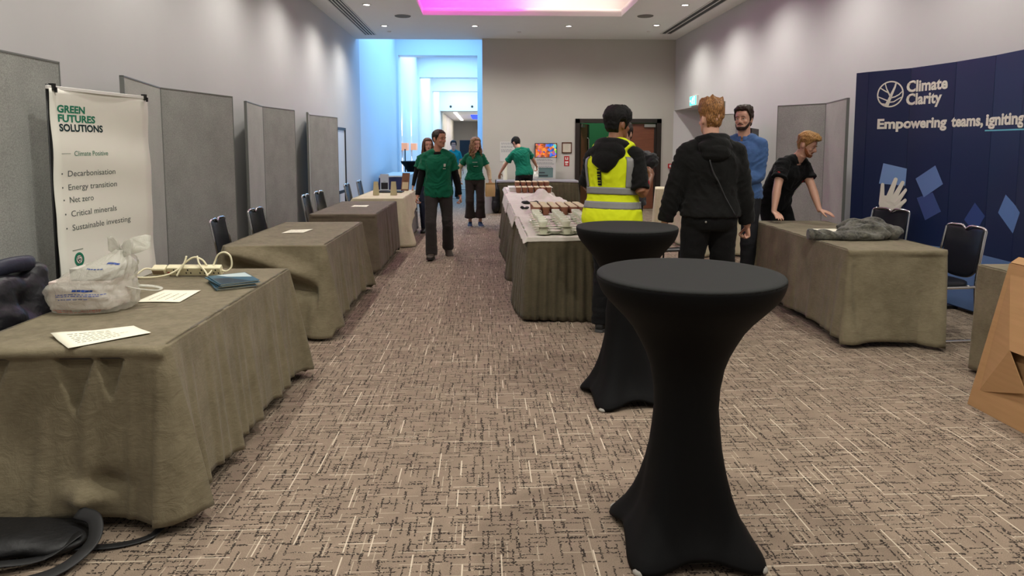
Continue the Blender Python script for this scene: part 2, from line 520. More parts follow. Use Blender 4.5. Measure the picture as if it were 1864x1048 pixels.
# double door
M['door_dark'] = wood('dark_door_frame', rgb(34, 27, 24), rgb(46, 37, 32))
M['door_wood'] = wood('red_brown_veneer', rgb(96, 54, 38), rgb(132, 80, 56))
b = MB()
b.b2((DX0, BACK - .04, 0), (DX0 + .11, BACK + .16, DZ)); b.b2((DX1 - .11, BACK - .04, 0), (DX1, BACK + .16, DZ)); b.b2((DX0, BACK - .04, DZ - .1), (DX1, BACK + .16, DZ))
fr = struct('door_1', b, M['door_dark'])
def leaf(x, w, ang, hinge):
    # hinge: -1 hinged on the left, +1 on the right; local x runs away from the hinge
    e = bpy.data.objects.new('door_leaf', None); COL.objects.link(e); e.parent = fr
    e.location = (x, BACK + .06, 0); e.rotation_euler = (0, 0, ang)
    s = -hinge
    b = MB(); b.b2((0, -.022, .01), (s * w, .022, DZ - .11)); b.build('leaf_panel', M['door_wood'], e)
    b = MB()
    b.b2((s * (w - .17), -.03, .01), (s * w, .03, DZ - .11))
    b.b2((0, -.03, .01), (s * .05, .03, DZ - .11)); b.build('edge_stile', M['door_dark'], e)
    b = MB(); b.tube([(s * (w - .26), -.03, .75), (s * (w - .26), -.08, .78), (s * (w - .26), -.08, 1.72), (s * (w - .26), -.03, 1.75)], .014, 8)
    tag(b.build('handle', M['steel'], e, smooth=True), 'long steel pull handle')
    b = MB(); b.b2((s * .03, -.075, DZ - .20), (s * .30, -.03, DZ - .13)); tag(b.build('door_closer', M['steel'], e), 'silver closer')
    return e
leaf(DX0 + .11, .93, radians(68), -1)
leaf(DX1 - .11, .93, 0, 1)

# ceiling fittings
M['lamp_on'] = emission('downlight_glow', (1.0, 0.96, 0.88, 1), 14.0)
M['trim_white'] = mat('white_trim', rgb(220, 218, 214), 0.5)
def spot(loc, power, size=150, col=(1.0, 0.975, 0.895)):
    l = bpy.data.lights.new('downlight', 'SPOT')
    l.energy = power; l.spot_size = radians(size); l.spot_blend = 0.75; l.shadow_soft_size = 0.07; l.color = col
    o = bpy.data.objects.new('downlight', l); o.location = loc; COL.objects.link(o)
    return o
DL = None
def downlight(x, y, label, power):
    global DL
    if DL is None:
        DL = thing('ceiling_downlight', label, 'downlight', (x, y, CEIL), 0, 'downlights in the ceiling')
        b = MB(); b.lathe([(.058, -.001), (.058, -.012), (.075, -.012), (.082, -.006), (.082, .0), (.058, .0)], 24)
        b.build('ring', M['trim_white'], DL, smooth=True)
        b = MB(); b.lathe([(0.0, -.0025), (.056, -.0025), (.056, -.006), (0, -.006)], 20); b.build('bulb', M['lamp_on'], DL)
    else:
        copy_tree(DL, (x, y, CEIL), 0, label)
    spot((x, y, CEIL - .03), power)
PW = 150
downlight(-2.13, 14.75, 'lit downlight near the slatted vent by the blue corridor', PW * 1.0)
downlight(-2.13, 12.6, 'lit downlight on the left of the magenta ceiling recess', PW)
downlight(-0.21, 14.70, 'lit downlight just above the left end of the grey back wall', PW * 1.1)
downlight(1.79, 14.63, 'lit downlight in the middle of the row, below the recess', PW * 1.1)
downlight(3.63, 14.45, 'lit downlight in front of the right long vent', PW)
downlight(3.63, 12.4, 'lit downlight on the right beside the pale side of the recess', PW)
for yy in (10.4, 8.2, 6.0, 3.8, 1.6, -0.6):
    downlight(-2.13, yy, 'round downlight further along the left ceiling row', PW * (.85 if yy > 1.7 else .5))
    downlight(3.63, yy, 'round downlight further along the right ceiling row', PW * (.85 if yy > 1.7 else .5))
for xx in (-0.21, 1.79):
    downlight(xx, 2.6, 'round downlight in the row over the near tables', PW * 1.6)
    downlight(xx, 0.2, 'round downlight in the row over the doorway end', PW * .7)
for i, (x, y) in enumerate(((-1.61, 13.67), (3.16, 13.48))):
    b = MB(); b.lathe([(0, -.001), (.11, -.001), (.14, -.012), (.15, -.012), (.16, 0), (0, 0)], 28)
    b2 = b.build('ceiling_speaker', mat('grey_grille%d' % i, rgb(120, 117, 112), 0.7), None, smooth=True, loc=(x, y, CEIL))
    tag(b2, ('round grey flush speaker left of the ceiling recess', 'round grey flush speaker right of the ceiling recess')[i], 'ceiling speaker')
for i, (x, y) in enumerate(((-2.13, 15.48), (0.77, 15.43), (3.65, 15.25))):
    b = MB(); b.lathe([(0, -.02), (.03, -.02), (.045, -.008), (.05, 0), (0, 0)], 16)
    tag(b.build('sprinkler', M['trim_white'], None, smooth=True, loc=(x, y, CEIL)), ('tiny ceiling sprinkler close to the blue corridor', 'tiny ceiling sprinkler above the left of the back wall', 'tiny ceiling sprinkler near the right long vent')[i], 'sprinkler')
for i, (x, ya, yb, nl) in enumerate(((-2.62, 5.0, 15.95, 4), (4.12, 5.0, 15.55, 2))):
    t = thing('ceiling_vent', ('long slatted white air vent along the left of the ceiling', 'long dark slot air vent along the right of the ceiling')[i], 'air vent', (x, ya, CEIL))
    w2 = 0.13
    b = MB(); b.b2((-w2, 0, -.012), (-w2 + .02, yb - ya, -.001)); b.b2((w2 - .02, 0, -.012), (w2, yb - ya, -.001)); b.b2((-w2, yb - ya - .02, -.012), (w2, yb - ya, -.001)); b.b2((-w2, 0, -.012), (w2, .02, -.001))
    for k in range(1, nl): b.b2((-w2 + 2 * w2 * k / nl - .012, 0, -.010), (-w2 + 2 * w2 * k / nl + .012, yb - ya, -.002))
    b.build('frame', M['trim_white'], t)
    b = MB(); b.b2((-w2, 0, -.003), (w2, yb - ya, -.0005)); b.build('slot_backing', mat('slot%d' % i, rgb(70, 70, 70), .8), t)
# ================================================================== tables and cloths
def table(label, cx, cy, rz, a, bb, z, cat='table'):
    """folding table under a cloth"""
    t = thing('folding_table', label, cat, (cx, cy, 0), rz)
    b = MB(); b.b2((-a + .012, -bb + .012, z - .035), (a - .012, bb - .012, z - .006)); b.build('tabletop', M['table_grey'], t, bevel=.004)
    for sx in (-1, 1):
        for sy in (-1, 1):
            b = MB()
            b.tube([(sx * (a - .09), sy * (bb - .14), z - .035), (sx * (a - .07), sy * (bb - .12), 0.0)], .014, 10)
            b.build('leg', M['dark_metal'], t, smooth=True, angle=40)
    return t
M['table_grey'] = mat('grey_laminate', rgb(70, 66, 62), 0.6)

def perimeter(a, bb, r=.03, step=.016):
    out = []
    sides = [((-a, -bb), (a, -bb), (0, -1)), ((a, -bb), (a, bb), (1, 0)), ((a, bb), (-a, bb), (0, 1)), ((-a, bb), (-a, -bb), (-1, 0))]
    s = 0.0
    for k, (p, q, n) in enumerate(sides):
        p, q, n = V(p), V(q), V(n)
        L = (q - p).length
        d = (q - p) / L
        m = max(2, int((L - 2 * r) / step))
        for i in range(m):
            f = r + (L - 2 * r) * i / m
            out.append((p + d * f, n, k, f / L, s + f))
        c = q - d * r - n * r
        n2 = V(sides[(k + 1) % 4][2])
        for i in range(6):
            ang = pi / 2 * i / 6
            nn = n * cos(ang) + n2 * sin(ang)
            out.append((c + nn * r, nn, k if i < 3 else (k + 1) % 4, 1.0 if i < 3 else 0.0, s + L))
        s += L
    return out, s

def cloth(label, cx, cy, rz, a, bb, z, m, hem=(.04, .04, .04, .04), amp=(.02, .025, .02, .02), flare=(.03, .03, .03, .03), lip=(0, 0, 0, 0), seed=1, name='tablecloth', cat='tablecloth', corner=.05, extra=None, hemfn=None, step=.016, rows=26, group=None, kinds=(0.34, 0.19, 0.11), parent=None):
    rnd = random.Random(seed)
    P, S = perimeter(a, bb, .028, step)
    ph = [rnd.uniform(0, 6.28) for _ in range(12)]
    nn = [max(1, round(S / k)) for k in kinds]
    corners = [2 * a, 2 * a + 2 * bb, 4 * a + 2 * bb, S]
    b = MB()
    vs = [0, .006, .016, .03, .045, .06, .075, .09, .12] + [.12 + .88 * (i + 1) / (rows - 9) for i in range(rows - 9)]
    rings = []
    for v in vs:
        ring = []
        for p, n, k, u, s in P:
            q = 2 * pi * s / S
            f = 0.5 * sin(nn[0] * q + ph[0] + 0.8 * v * sin(3 * q + ph[3])) + .34 * sin(nn[1] * q + ph[1] + 1.1 * v) + .2 * sin(nn[2] * q + ph[2])
            f = max(-.25, f) + .25
            mod = .55 + .45 * sin(2 * q * 1.0 + ph[4]) * sin(5 * q + ph[5])
            A = amp[k]; F = flare[k]
            cd_ = min(abs(s - c) for c in corners + [0])
            cb = exp(-(cd_ / .10) ** 2)
            out = .004 + F * v ** 1.15 + A * (v ** .8) * f * (.4 + mod) + corner * cb * v
            if lip[k]: out += lip[k] * (1 - ss(.045, .075, v)) * ss(0, .02, v) * (0.6 + .4 * sin(s * 9 + ph[6]))
            h = hemfn(k, u) if hemfn else hem[k]
            h = h - .012 * cb + .006 * sin(7 * q + ph[7])
            zz = z - (z - h) * v
            if v == 0: out = -.008
            sh = 0.0
            if extra:
                e = extra(k, u, v)
                out += e[0]; zz += e[1]
                if len(e) > 2: sh = e[2]
            zz = max(zz, .006 if v > .5 else zz)
            ring.append((p.x + n.x * out - n.y * sh, p.y + n.y * out + n.x * sh, zz))
        rings.append(ring)
    tops = []
    for f in (.02, .3, .6, .82, .93, .985):
        tops.append([(p.x * f, p.y * f, z + .0016 * noise.noise(V((p.x * f * 7 + seed, p.y * f * 7, 0)))) for p, n, k, u, s in P])
    b.loft(tops + rings, True, False)
    o = b.build(name, m, parent, smooth=True, loc=(cx, cy, 0) if parent is None else None, rz=rz if parent is None else None)
    md = o.modifiers.new('solid', 'SOLIDIFY'); md.thickness = .003; md.offset = -1
    if parent is None: tag(o, label, cat, group)
    return o

ZT = .745
def rect(x0, x1, y0, y1): return (x0 + x1) / 2, (y0 + y1) / 2, (x1 - x0) / 2, (y1 - y0) / 2

# --- left row
c = rect(-2.10, -1.285, 2.69, 4.43)
table('folding table under the nearest taupe cloth on the left, carrier bag on top', c[0], c[1], 0, c[2], c[3], ZT - .02)
def t1x(k, u, v):
    if k == 0:
        o = 0
        for uc, wd, ve in ((.57, .10, .34), (.74, .07, .26), (.15, .12, .3)):
            t = 1 - (v - .06) / ve
            if 0 < t and v > .06:
                d = abs(u - uc) / (wd * t + 1e-4)
                if d < 1: o -= .038 * min(1, (1 - d) * 4)
        o += .055 * exp(-((u - .2) / .25) ** 2) * ss(.55, .95, v)
        o += .06 * exp(-((u - .62) / .09) ** 2 - ((v - .86) / .07) ** 2) - .05 * exp(-((u - .70) / .10) ** 2 - ((v - .80) / .05) ** 2)
        return (o, 0)
    return (0, 0)
cloth('taupe cloth on the nearest left table, under the carrier bag and brochures', c[0], c[1], 0, c[2], c[3], ZT, M['cloth'], hem=(.06, .075, .03, .40), amp=(.028, .046, .02, .02), flare=(.035, .045, .03, .02), lip=(.022, 0, 0, 0), seed=4, corner=.055, extra=t1x, step=.011, rows=34, kinds=(.42, .17, .085))
c = rect(-2.11, -1.30, 5.46, 7.17)
table('folding table under the second taupe cloth on the left', c[0], c[1] + .06, 0, c[2], c[3] - .06, ZT - .02)
def t2x(k, u, v):
    if k == 0:
        # a swag pulled from the far left towards the near right corner
        d = v - (.06 + .34 * u ** 1.3)
        o = .10 * exp(-(d / .085) ** 2) * ss(0, .08, u) * ss(1, .75, u)
        h = v - (.17 + .40 * u ** 1.2)
        o -= .085 * exp(-(h / .09) ** 2) * ss(.0, .2, u) * ss(1, .9, u)
        o += .13 * ss(.25, 1, v) * exp(-((u - .45) / .32) ** 2)
        return (o, 0)
    if k == 1: return (.03 * exp(-((u - .04) / .05) ** 2) * v, 0)
    return (0, 0)
cloth('taupe cloth with a deep swag on its near side, second left table', c[0], c[1], 0, c[2], c[3], ZT, M['cloth'], hem=(.03, .085, .04, .50), amp=(.02, .03, .02, .02), flare=(.10, .05, .03, .02), seed=9, corner=.06, extra=t2x, step=.012, rows=32, kinds=(.45, .2, .1))
c = rect(-2.07, -1.29, 8.0, 9.86)
table('folding table under the dark brown cloth, third on the left', c[0], c[1], 0, c[2], c[3], ZT - .02)
cloth('dark brown cloth with a flat near side, third left table', c[0], c[1], 0, c[2], c[3], ZT, M['cloth_b'], hem=(.05, .08, .04, .50), amp=(.004, .022, .02, .02), flare=(.0, .03, .03, .02), lip=(.012, 0, 0, 0), seed=13, corner=.01)
c = rect(-2.03, -1.26, 10.4, 12.4)
table('folding table under the cream cloth, fourth on the left', c[0], c[1], 0, c[2], c[3], ZT - .03)
M['grey_cloth'] = tablecloth_mat('grey_lilac_cloth', rgb(120, 112, 112), rgb(136, 128, 130))
cloth('grey cloth hanging below the cream cloth on the fourth left table', c[0], c[1], 0, c[2], c[3], ZT - .01, M['grey_cloth'], hem=(.04, .06, .04, .5), amp=(.004, .008, .02, .02), flare=(0.0, .03, .03, .02), seed=17, corner=.0)
cloth('cream cloth sweeping to the floor at its near corner, fourth left table', c[0], c[1], 0, c[2] + .006, c[3] + .006, ZT, M['cream'], hem=(.03, .05, .5, .5), amp=(.02, .02, .02, .02), flare=(.04, .06, .03, .02), seed=19, corner=.12, hemfn=lambda k, u: (.02, .02 + .62 * min(1, u * 1.25) ** .8, .6, .55)[k])
c = rect(-2.85, -2.09, 18.3, 20.9)
table('folding table under the dark blue cloth in the corridor', c[0], c[1], 0, c[2], c[3], ZT - .02)
cloth('dark blue cloth on the far table in the corridor', c[0], c[1], 0, c[2], c[3], ZT - .004, M['navy_cloth'], hem=(.03, .03, .03, .4), amp=(.006, .01, .02, .02), flare=(.0, .03, .03, .02), seed=23, corner=.02)
cloth('white top cloth on the far table in the corridor', c[0], c[1], 0, c[2] + .008, c[3] + .008, ZT + .004, M['white_cloth'], hem=(.70, .06, .70, .7), amp=(.0, .012, .0, .0), flare=(.0, .05, .0, .0), seed=24, corner=.0, hemfn=lambda k, u: .71 if k != 1 else .06)

# --- right side
c = (3.215, 6.055, .385, 1.03)
RR = radians(-2)
table('folding table under the taupe cloth with a knitted jumper on it', c[0], c[1], RR, c[2], c[3], ZT - .02)
def trx(k, u, v):
    if k == 0:
        o = -.03 * exp(-((u - .06) / .05) ** 2) * ss(.05, .3, v) * (1 - ss(.6, 1, v))
        return (o, 0, -.19 * v * ss(.55, 1, u))
    if k == 1: return (-.05 * v * exp(-u / .06), 0)
    return (0, 0)
cloth('taupe cloth on the right table, grey jumper lying on it', c[0], c[1], RR, c[2], c[3], ZT, M['cloth'], hem=(.045, .53, .03, .07), amp=(.004, .012, .02, .03), flare=(.09, .02, .02, .035), lip=(.014, 0, 0, 0), seed=29, corner=.035, extra=trx, step=.012, rows=30, kinds=(.45, .24, .12))
c = rect(3.33, 4.08, 2.6, 4.40)
table('folding table under the taupe cloth behind the cardboard', c[0], c[1], 0, c[2], c[3], ZT - .02)
cloth('taupe cloth on the table behind the leaning cardboard', c[0], c[1], 0, c[2], c[3], ZT, M['cloth'], hem=(.03, .03, .03, .03), amp=(.02, .02, .01, .012), flare=(.02, .02, .0, .0), seed=31, corner=.02)
c = (3.86, 12.75, .60, .36)
table('folding table under the pleated cream cloth near the dark door', c[0], c[1], radians(-14), c[2], c[3], ZT - .02)
cloth('pleated cream cloth on the table near the dark double door', c[0], c[1], radians(-14), c[2], c[3], ZT, M['cream'], hem=(.02,) * 4, amp=(.03, .03, .03, .03), flare=(.02,) * 4, seed=37, corner=.02, kinds=(.12, .09, .05))
c = rect(3.05, 3.66, 9.3, 11.2)
table('folding table under the cream cloth behind the black hoodie', c[0], c[1], 0, c[2], c[3], ZT - .02)
cloth('plain cream cloth on the table behind the person in black hoodie', c[0], c[1], 0, c[2], c[3], ZT, M['cream'], hem=(.02,) * 4, amp=(.03, .03, .02, .02), flare=(.05, .04, .03, .03), seed=41, corner=.06)

# --- catering row with pleated skirting
def skirted(label, clabel, x0, x1, y0, y1, seed, over, cm, pl=.075, near=True, zt=ZT):
    cx, cy, a, bb = rect(x0, x1, y0, y1)
    t = table(label, cx, cy, 0, a, bb, zt - .014)
    P, S = perimeter(a, bb, .02, .0125)
    rnd = random.Random(seed)
    n = round(S / pl)
    ph = [rnd.uniform(0, 6) for _ in range(6)]
    rings = []
    for v in [0, .02, .075, .09, .12, .18, .26, .36, .48, .6, .72, .84, .93, 1]:
        ring = []
        for p, nn, k, u, s in P:
            q = s / S * n + .35 * sin(s * 2.1 + ph[0]) + .25 * v * sin(s * 3.3 + ph[1])
            f = q - math.floor(q)
            f = abs(2 * f - 1) ** 0.8
            A = (.004 if v < .085 else .012 + .030 * ss(.08, .5, v))
            out = .006 + A * f + .05 * v ** 2 * (.5 + .5 * sin(s * 3.7 + ph[2])) + .03 * v
            zz = (zt - .012) * (1 - v) + v * (.012 + .012 * sin(s * 6 + ph[3]))
            ring.append((p.x + nn.x * out, p.y + nn.y * out, zz))
        rings.append(ring)
    b = MB(); b.loft(rings, False, False)
    o = b.build('skirt', M['skirt'], t, smooth=True)
    md = o.modifiers.new('solid', 'SOLIDIFY'); md.thickness = .003; md.offset = -1
    # top cloth: a thin slab with rounded edges hanging a little over the top of the skirting
    cloth(clabel, cx, cy, 0, a + .012, bb + .006, zt, cm, hem=over, amp=(.002, .006, .002, .006), flare=(.004, .03, .004, .03), seed=seed + 1, corner=.0, rows=14, hemfn=lambda k, u: over[k])
    return t
skirted('skirted catering table at the near end, white cups on it', 'white cloth under the stacked white cups', .375, 1.145, 5.86, 7.68, 50, (.715, .70, .715, .70), M['white_cloth'])
skirted('skirted catering table under the near brown cups', 'white cloth under the near brown cups', .345, 1.115, 7.70, 9.52, 60, (.715, .69, .715, .62), M['white_cloth'])
skirted('skirted catering table with a heap of cloth', 'white cloth below the crumpled cloth heap', .33, 1.10, 9.54, 11.36, 70, (.715, .69, .715, .60), M['white_cloth'])
skirted('skirted catering table at the far end of the row', 'white cloth under the far brown cups', .38, 1.15, 11.38, 13.2, 80, (.715, .69, .715, .70), M['white_cloth'])
skirted('long skirted table against the grey back wall', 'thin lilac top cloth of the table against back wall', .29, 2.14, 15.55, 16.26, 90, (.715, .70, .715, .70), tablecloth_mat('lilac_top_cloth', rgb(150, 146, 156), rgb(164, 160, 168)), pl=.09)

# ================================================================== chairs
def make_chair(label, group=None):
    t = thing('conference_chair', label, 'chair', (0, 0, 0), 0, group)
    for sx in (-1, 1):
        b = MB()
        ps = spline([(sx * .205, -.295, .875), (sx * .21, -.262, .70), (sx * .215, -.225, .47), (sx * .22, -.235, .25), (sx * .222, -.262, .05)], 5)
        ps += [V((sx * .222, -.25, .018)), V((sx * .222, -.22, .012)), V((sx * .222, 0, .012)), V((sx * .222, .19, .012)), V((sx * .222, .22, .02)), V((sx * .22, .232, .05)), V((sx * .215, .215, .42)), V((sx * .213, .20, .435)), V((sx * .213, 0, .437)), V((sx * .213, -.22, .44))]
        b.tube(ps, .0115, 10); b.build('leg', M['chrome'], t, smooth=True, angle=50)
    b = MB()
    top = [(-.205, -.295, .868), (-.195, -.299, .888), (-.16, -.301, .898), (-.06, -.303, .902), (-.035, -.302, .898), (0, -.300, .872), (.035, -.302, .898), (.06, -.303, .902), (.16, -.301, .898), (.195, -.299, .888), (.205, -.295, .868)]
    b.tube(top, .0115, 10); b.build('top_rail', M['chrome'], t, smooth=True)
    # back pad: rounded lower edge, notch at the top, gently curved
    n = 18; rows = 12
    P = []
    for i in range(rows + 1):
        v = i / rows
        row = []
        for j in range(n + 1):
            u = -1 + 2 * j / n
            zb = .485 + .05 * abs(u) ** 4 + .02 * u * u
            ztp = .888 - .026 * exp(-(u / .13) ** 2)
            z = zb + (ztp - zb) * v
            x = u * (.196 - .012 * (1 - v))
            y = -.225 - .075 * (z - .47) / .42 - .022 * (1 - u * u)
            row.append((x, y, z))
        P.append(row)
    b = MB(); b.grid(P)
    o = b.build('backrest', M['vinyl'], t, smooth=True); md = o.modifiers.new('s', 'SOLIDIFY'); md.thickness = .026; md.offset = 0
    md = o.modifiers.new('b', 'BEVEL'); md.width = .009; md.segments = 3; md.limit_method = 'ANGLE'
    b = MB()
    rings = []
    for z, f in ((.435, .93), (.443, .99), (.458, 1.0), (.474, .985), (.482, .93), (.486, .75), (.488, .3)):
        ring = []
        for j in range(40):
            a = 2 * pi * j / 40
            cx, sy = cos(a), sin(a)
            ring.append((f * .205 * abs(cx) ** .45 * (1 if cx > 0 else -1), -.005 + f * .215 * abs(sy) ** .45 * (1 if sy > 0 else -1), z))
        rings.append(ring)
    b.loft(rings); b.build('seat', M['vinyl'], t, smooth=True, angle=50)
    b = MB(); b.tube([(-.213, -.2, .437), (.213, -.2, .437), (.213, .2, .433), (-.213, .2, .433), (-.213, -.195, .437)], .010, 8); b.build('seat_frame', M['chrome'], t, smooth=True)
    return t
CH = make_chair('black chair with chrome frame, nearer of two behind the second left table')
CH.location = (-2.10, 6.13, 0); CH.rotation_euler = (0, 0, radians(-86))
for x, y, r, l in ((-2.07, 7.02, -92, 'black chair with chrome frame, farther of two behind the second left table'),
                   (-2.08, 9.02, -88, 'black chair, nearer of two behind the dark brown table'),
                   (-2.07, 9.66, -94, 'black chair, farther of two behind the dark brown table'),
                   (-2.06, 11.6, -90, 'black chair, nearer of two behind the cream draped left table'),
                   (-2.05, 12.65, -90, 'black chair, farther of two behind the cream draped left table'),
                   (3.60, 5.27, 94, 'black chair with chrome sled legs at the right table, seen from the side'),
                   (3.88, 6.62, 112, 'black chair behind the grey jumper, in front of the blue backdrop'),
                   (-2.28, 3.55, -84, 'black chair under a dark padded jacket at the left edge')):
    copy_tree(CH, (x, y, 0), radians(r), l)

# ================================================================== cocktail tables in stretch covers
M['foot_white'] = mat('white_rubber_foot', rgb(150, 146, 138), 0.6)
def cocktail(label, x, y, rz, R=.35, base=.33, h=1.06, cm='spandex'):
    t = thing('cocktail_table', label, 'cocktail table', (x, y, 0), rz)
    prof = [(0.012, 1.0), (.03, .98), (.06, .90), (.10, .79), (.16, .67), (.22, .585), (.30, .50), (.38, .435), (.46, .395), (.54, .37), (.62, .36), (.70, .40), (.75, .45), (.80, .52), (.85, .60), (.89, .69), (.93, .80), (.96, .88), (.985, .94), (1.01, .975), (1.025, .99), (1.04, 1.0), (1.052, .998), (1.058, .985)]
    n = 96
    rings = []
    for z, f in prof:
        k = ss(.60, .05, z) if z < .6 else 0
        k = 1 - ss(.0, .52, z)
        k2 = 1 - ss(.0, .22, z)
        ring = []
        for j in range(n):
            a = 2 * pi * j / n + pi / 4
            # four-lobed foot: corners at 45 degrees pull out, the sides stay in
            lob = abs(cos(2 * (a - pi / 4)))         # 1 on the corners and the sides
            c4 = (0.5 + 0.5 * cos(4 * (a - pi / 4)))
            ro = R * f
            if z < .62:
                rc = base * f * 1.0
                rs = base * (.70 * f + .02)
                sq = rs + (rc - rs) * c4 ** 1.5
                ro = (ro * (base / R)) * (1 - k) + sq * k
                ro = max(ro, .12)
                ro *= 1 + .015 * k * sin(9 * a + 3)
            zz = z
            if z < .2: zz = z + .045 * (1 - c4) * (1 - z / .2) ** 1.5 - .006 * c4 * k2
            ring.append((ro * cos(a), ro * sin(a), max(zz, .006)))
        rings.append(ring)
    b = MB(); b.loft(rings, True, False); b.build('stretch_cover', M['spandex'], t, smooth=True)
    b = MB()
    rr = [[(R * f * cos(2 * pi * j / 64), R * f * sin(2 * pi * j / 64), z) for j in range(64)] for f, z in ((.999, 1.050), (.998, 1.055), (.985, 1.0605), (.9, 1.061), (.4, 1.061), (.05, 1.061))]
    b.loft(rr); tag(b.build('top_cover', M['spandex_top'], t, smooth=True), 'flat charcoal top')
    for k in range(4):
        a = pi / 4 + k * pi / 2
        b = MB(); b.lathe([(0, .0), (.022, .0), (.027, .005), (.027, .012), (.018, .02), (0, .022)], 16, ((base - .018) * cos(a), (base - .018) * sin(a), 0))
        tag(b.build('foot', M['foot_white'], t, smooth=True), 'pale rubber foot')
    return t
cocktail('nearest tall black cocktail table in a stretch cover', .775, 2.51, radians(0))
cocktail('tall black cocktail table behind the nearest one, beside the hi-vis vest', .853, 4.02, radians(8), R=.305, base=.30)
cocktail('black cocktail table far down the blue corridor', -2.40, 22.1, 0, R=.33)

# ================================================================== display boards
def boards(name, label, pts, zt, z0=.02, m='felt', feet=True, cat='display board'):
    base = V((pts[0][0], pts[0][1], 0))
    t = thing(name, label, cat, base)
    P = [V((x, y, 0)) - base for x, y in pts]
    for i, (p, q) in enumerate(zip(P, P[1:])):
        d = q - p
        L = d.length; d.normalize(); nrm = V((-d.y, d.x, 0))
        R = Matrix((d, nrm, V((0, 0, 1)))).transposed()
        mm = m if isinstance(m, str) else m[i]
        b = MB(); b.box((p + q) / 2 + V((0, 0, (zt + z0) / 2)), (L - .018, .026, zt - z0 - .018), R)
        b.build('panel', M[mm], t)
        b = MB()
        for e in (.005, L - .005): b.box(p + d * e + V((0, 0, (zt + z0) / 2)), (.010, .032, zt - z0), R)
        for zz in (z0 + .005, zt - .005): b.box((p + q) / 2 + V((0, 0, zz)), (L, .032, .010), R)
        b.build('frame', M['board_edge'], t)
        if feet:
            b = MB()
            for e in (.15, L - .15): b.box(p + d * e + V((0, 0, z0 / 2)), (.04, .03, z0), R)
            b.build('foot', M['black'], t)
    return t
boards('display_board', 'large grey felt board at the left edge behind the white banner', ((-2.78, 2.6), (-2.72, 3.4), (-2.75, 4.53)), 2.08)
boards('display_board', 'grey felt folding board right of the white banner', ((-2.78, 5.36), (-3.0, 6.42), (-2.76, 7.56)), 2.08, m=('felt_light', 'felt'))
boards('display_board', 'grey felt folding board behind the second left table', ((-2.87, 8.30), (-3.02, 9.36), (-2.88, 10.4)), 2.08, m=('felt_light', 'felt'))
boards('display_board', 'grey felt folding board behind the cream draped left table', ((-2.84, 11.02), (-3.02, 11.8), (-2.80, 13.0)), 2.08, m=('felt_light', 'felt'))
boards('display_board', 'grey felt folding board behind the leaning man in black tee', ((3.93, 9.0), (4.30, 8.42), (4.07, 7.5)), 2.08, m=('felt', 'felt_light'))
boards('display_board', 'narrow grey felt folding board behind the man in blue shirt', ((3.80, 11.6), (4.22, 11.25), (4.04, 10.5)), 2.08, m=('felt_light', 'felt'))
t = thing('whiteboard', 'tall whiteboard leaning on the left wall in bluish light', 'whiteboard', (-2.95, 13.5, 0))
b = MB(); b.b2((-.02, .02, .62), (.0, .93, 1.88)); b.build('writing_panel', mat('whiteboard_sheet', rgb(214, 222, 232), .35), t)
b = MB()
b.b2((-.03, 0, .6), (.02, .05, 1.92)); b.b2((-.03, .91, .6), (.02, .96, 1.92)); b.b2((-.03, 0, 1.87), (.02, .96, 1.92)); b.b2((-.03, 0, .58), (.03, .96, .64)); b.build('frame', M['dark_metal'], t)
for yy in (.04, .92):
    b = MB(); b.b2((-.02, yy - .02, 0.05), (.02, yy + .02, .6)); b.b2((-.10, yy - .02, 0), (.35, yy + .02, .05)); b.build('leg', M['dark_metal'], t)
# ================================================================== printed matter helpers
def text_geo(body, bold=0.0, space=1.0):
    """flat letter outlines as (verts2d, faces), left aligned at the baseline"""
    cu = bpy.data.curves.new('letters', 'FONT')
    cu.body = body; cu.offset = bold; cu.resolution_u = 3; cu.space_character = space
    o = bpy.data.objects.new('letters', cu); COL.objects.link(o)
    dg = bpy.context.evaluated_depsgraph_get(); dg.update()
    me = bpy.data.meshes.new_from_object(o.evaluated_get(dg))
    vs = [(v.co.x, v.co.y) for v in me.vertices]
    fs = [tuple(p.vertices) for p in me.polygons]
    bpy.data.objects.remove(o); bpy.data.meshes.remove(me); bpy.data.curves.remove(cu)
    x0 = min(v[0] for v in vs); x1 = max(v[0] for v in vs)
    return [((x - x0), y) for x, y in vs], fs, x1 - x0

def put_text(b, body, fn, u0, u1, v0, height=None, bold=0.0, space=1.0):
    """height = cap height; fn(u, v) -> point"""
    vs, fs, wd = text_geo(body, bold, space)
    sx = (u1 - u0) / wd
    sy = height / 0.70 if height else sx
    P = b.pts([fn(u0 + x * sx, v0 + y * sy) for x, y in vs])
    for f in fs: b.face([P[i] for i in f])

def put_poly(b, pts, fn): b.poly([fn(*p) for p in pts])

def put_strip(b, pts, wd, fn):
    """ribbon of varying width along 2-D points"""
    n = len(pts); ws = wd if isinstance(wd, (list, tuple)) else [wd] * n
    L, R = [], []
    for i in range(n):
        p, q = pts[max(i - 1, 0)], pts[min(i + 1, n - 1)]
        dx, dy = q[0] - p[0], q[1] - p[1]; l = sqrt(dx * dx + dy * dy) or 1
        nx, ny = -dy / l * ws[i] / 2, dx / l * ws[i] / 2
        L.append(fn(pts[i][0] + nx, pts[i][1] + ny)); R.append(fn(pts[i][0] - nx, pts[i][1] - ny))
    b.grid([L, R])

def put_disc(b, c, r0, r1, fn, n=48, ax=1.0):
    ring = [[fn(c[0] + r * ax * cos(2 * pi * j / n), c[1] + r * sin(2 * pi * j / n)) for j in range(n + 1)] for r in (r0, r1)]
    b.grid(ring)

INK = {}
def ink(name, r, g, bl, rough=.6):
    if name not in INK: INK[name] = mat(name, rgb(r, g, bl), rough, spec=.2)
    return INK[name]

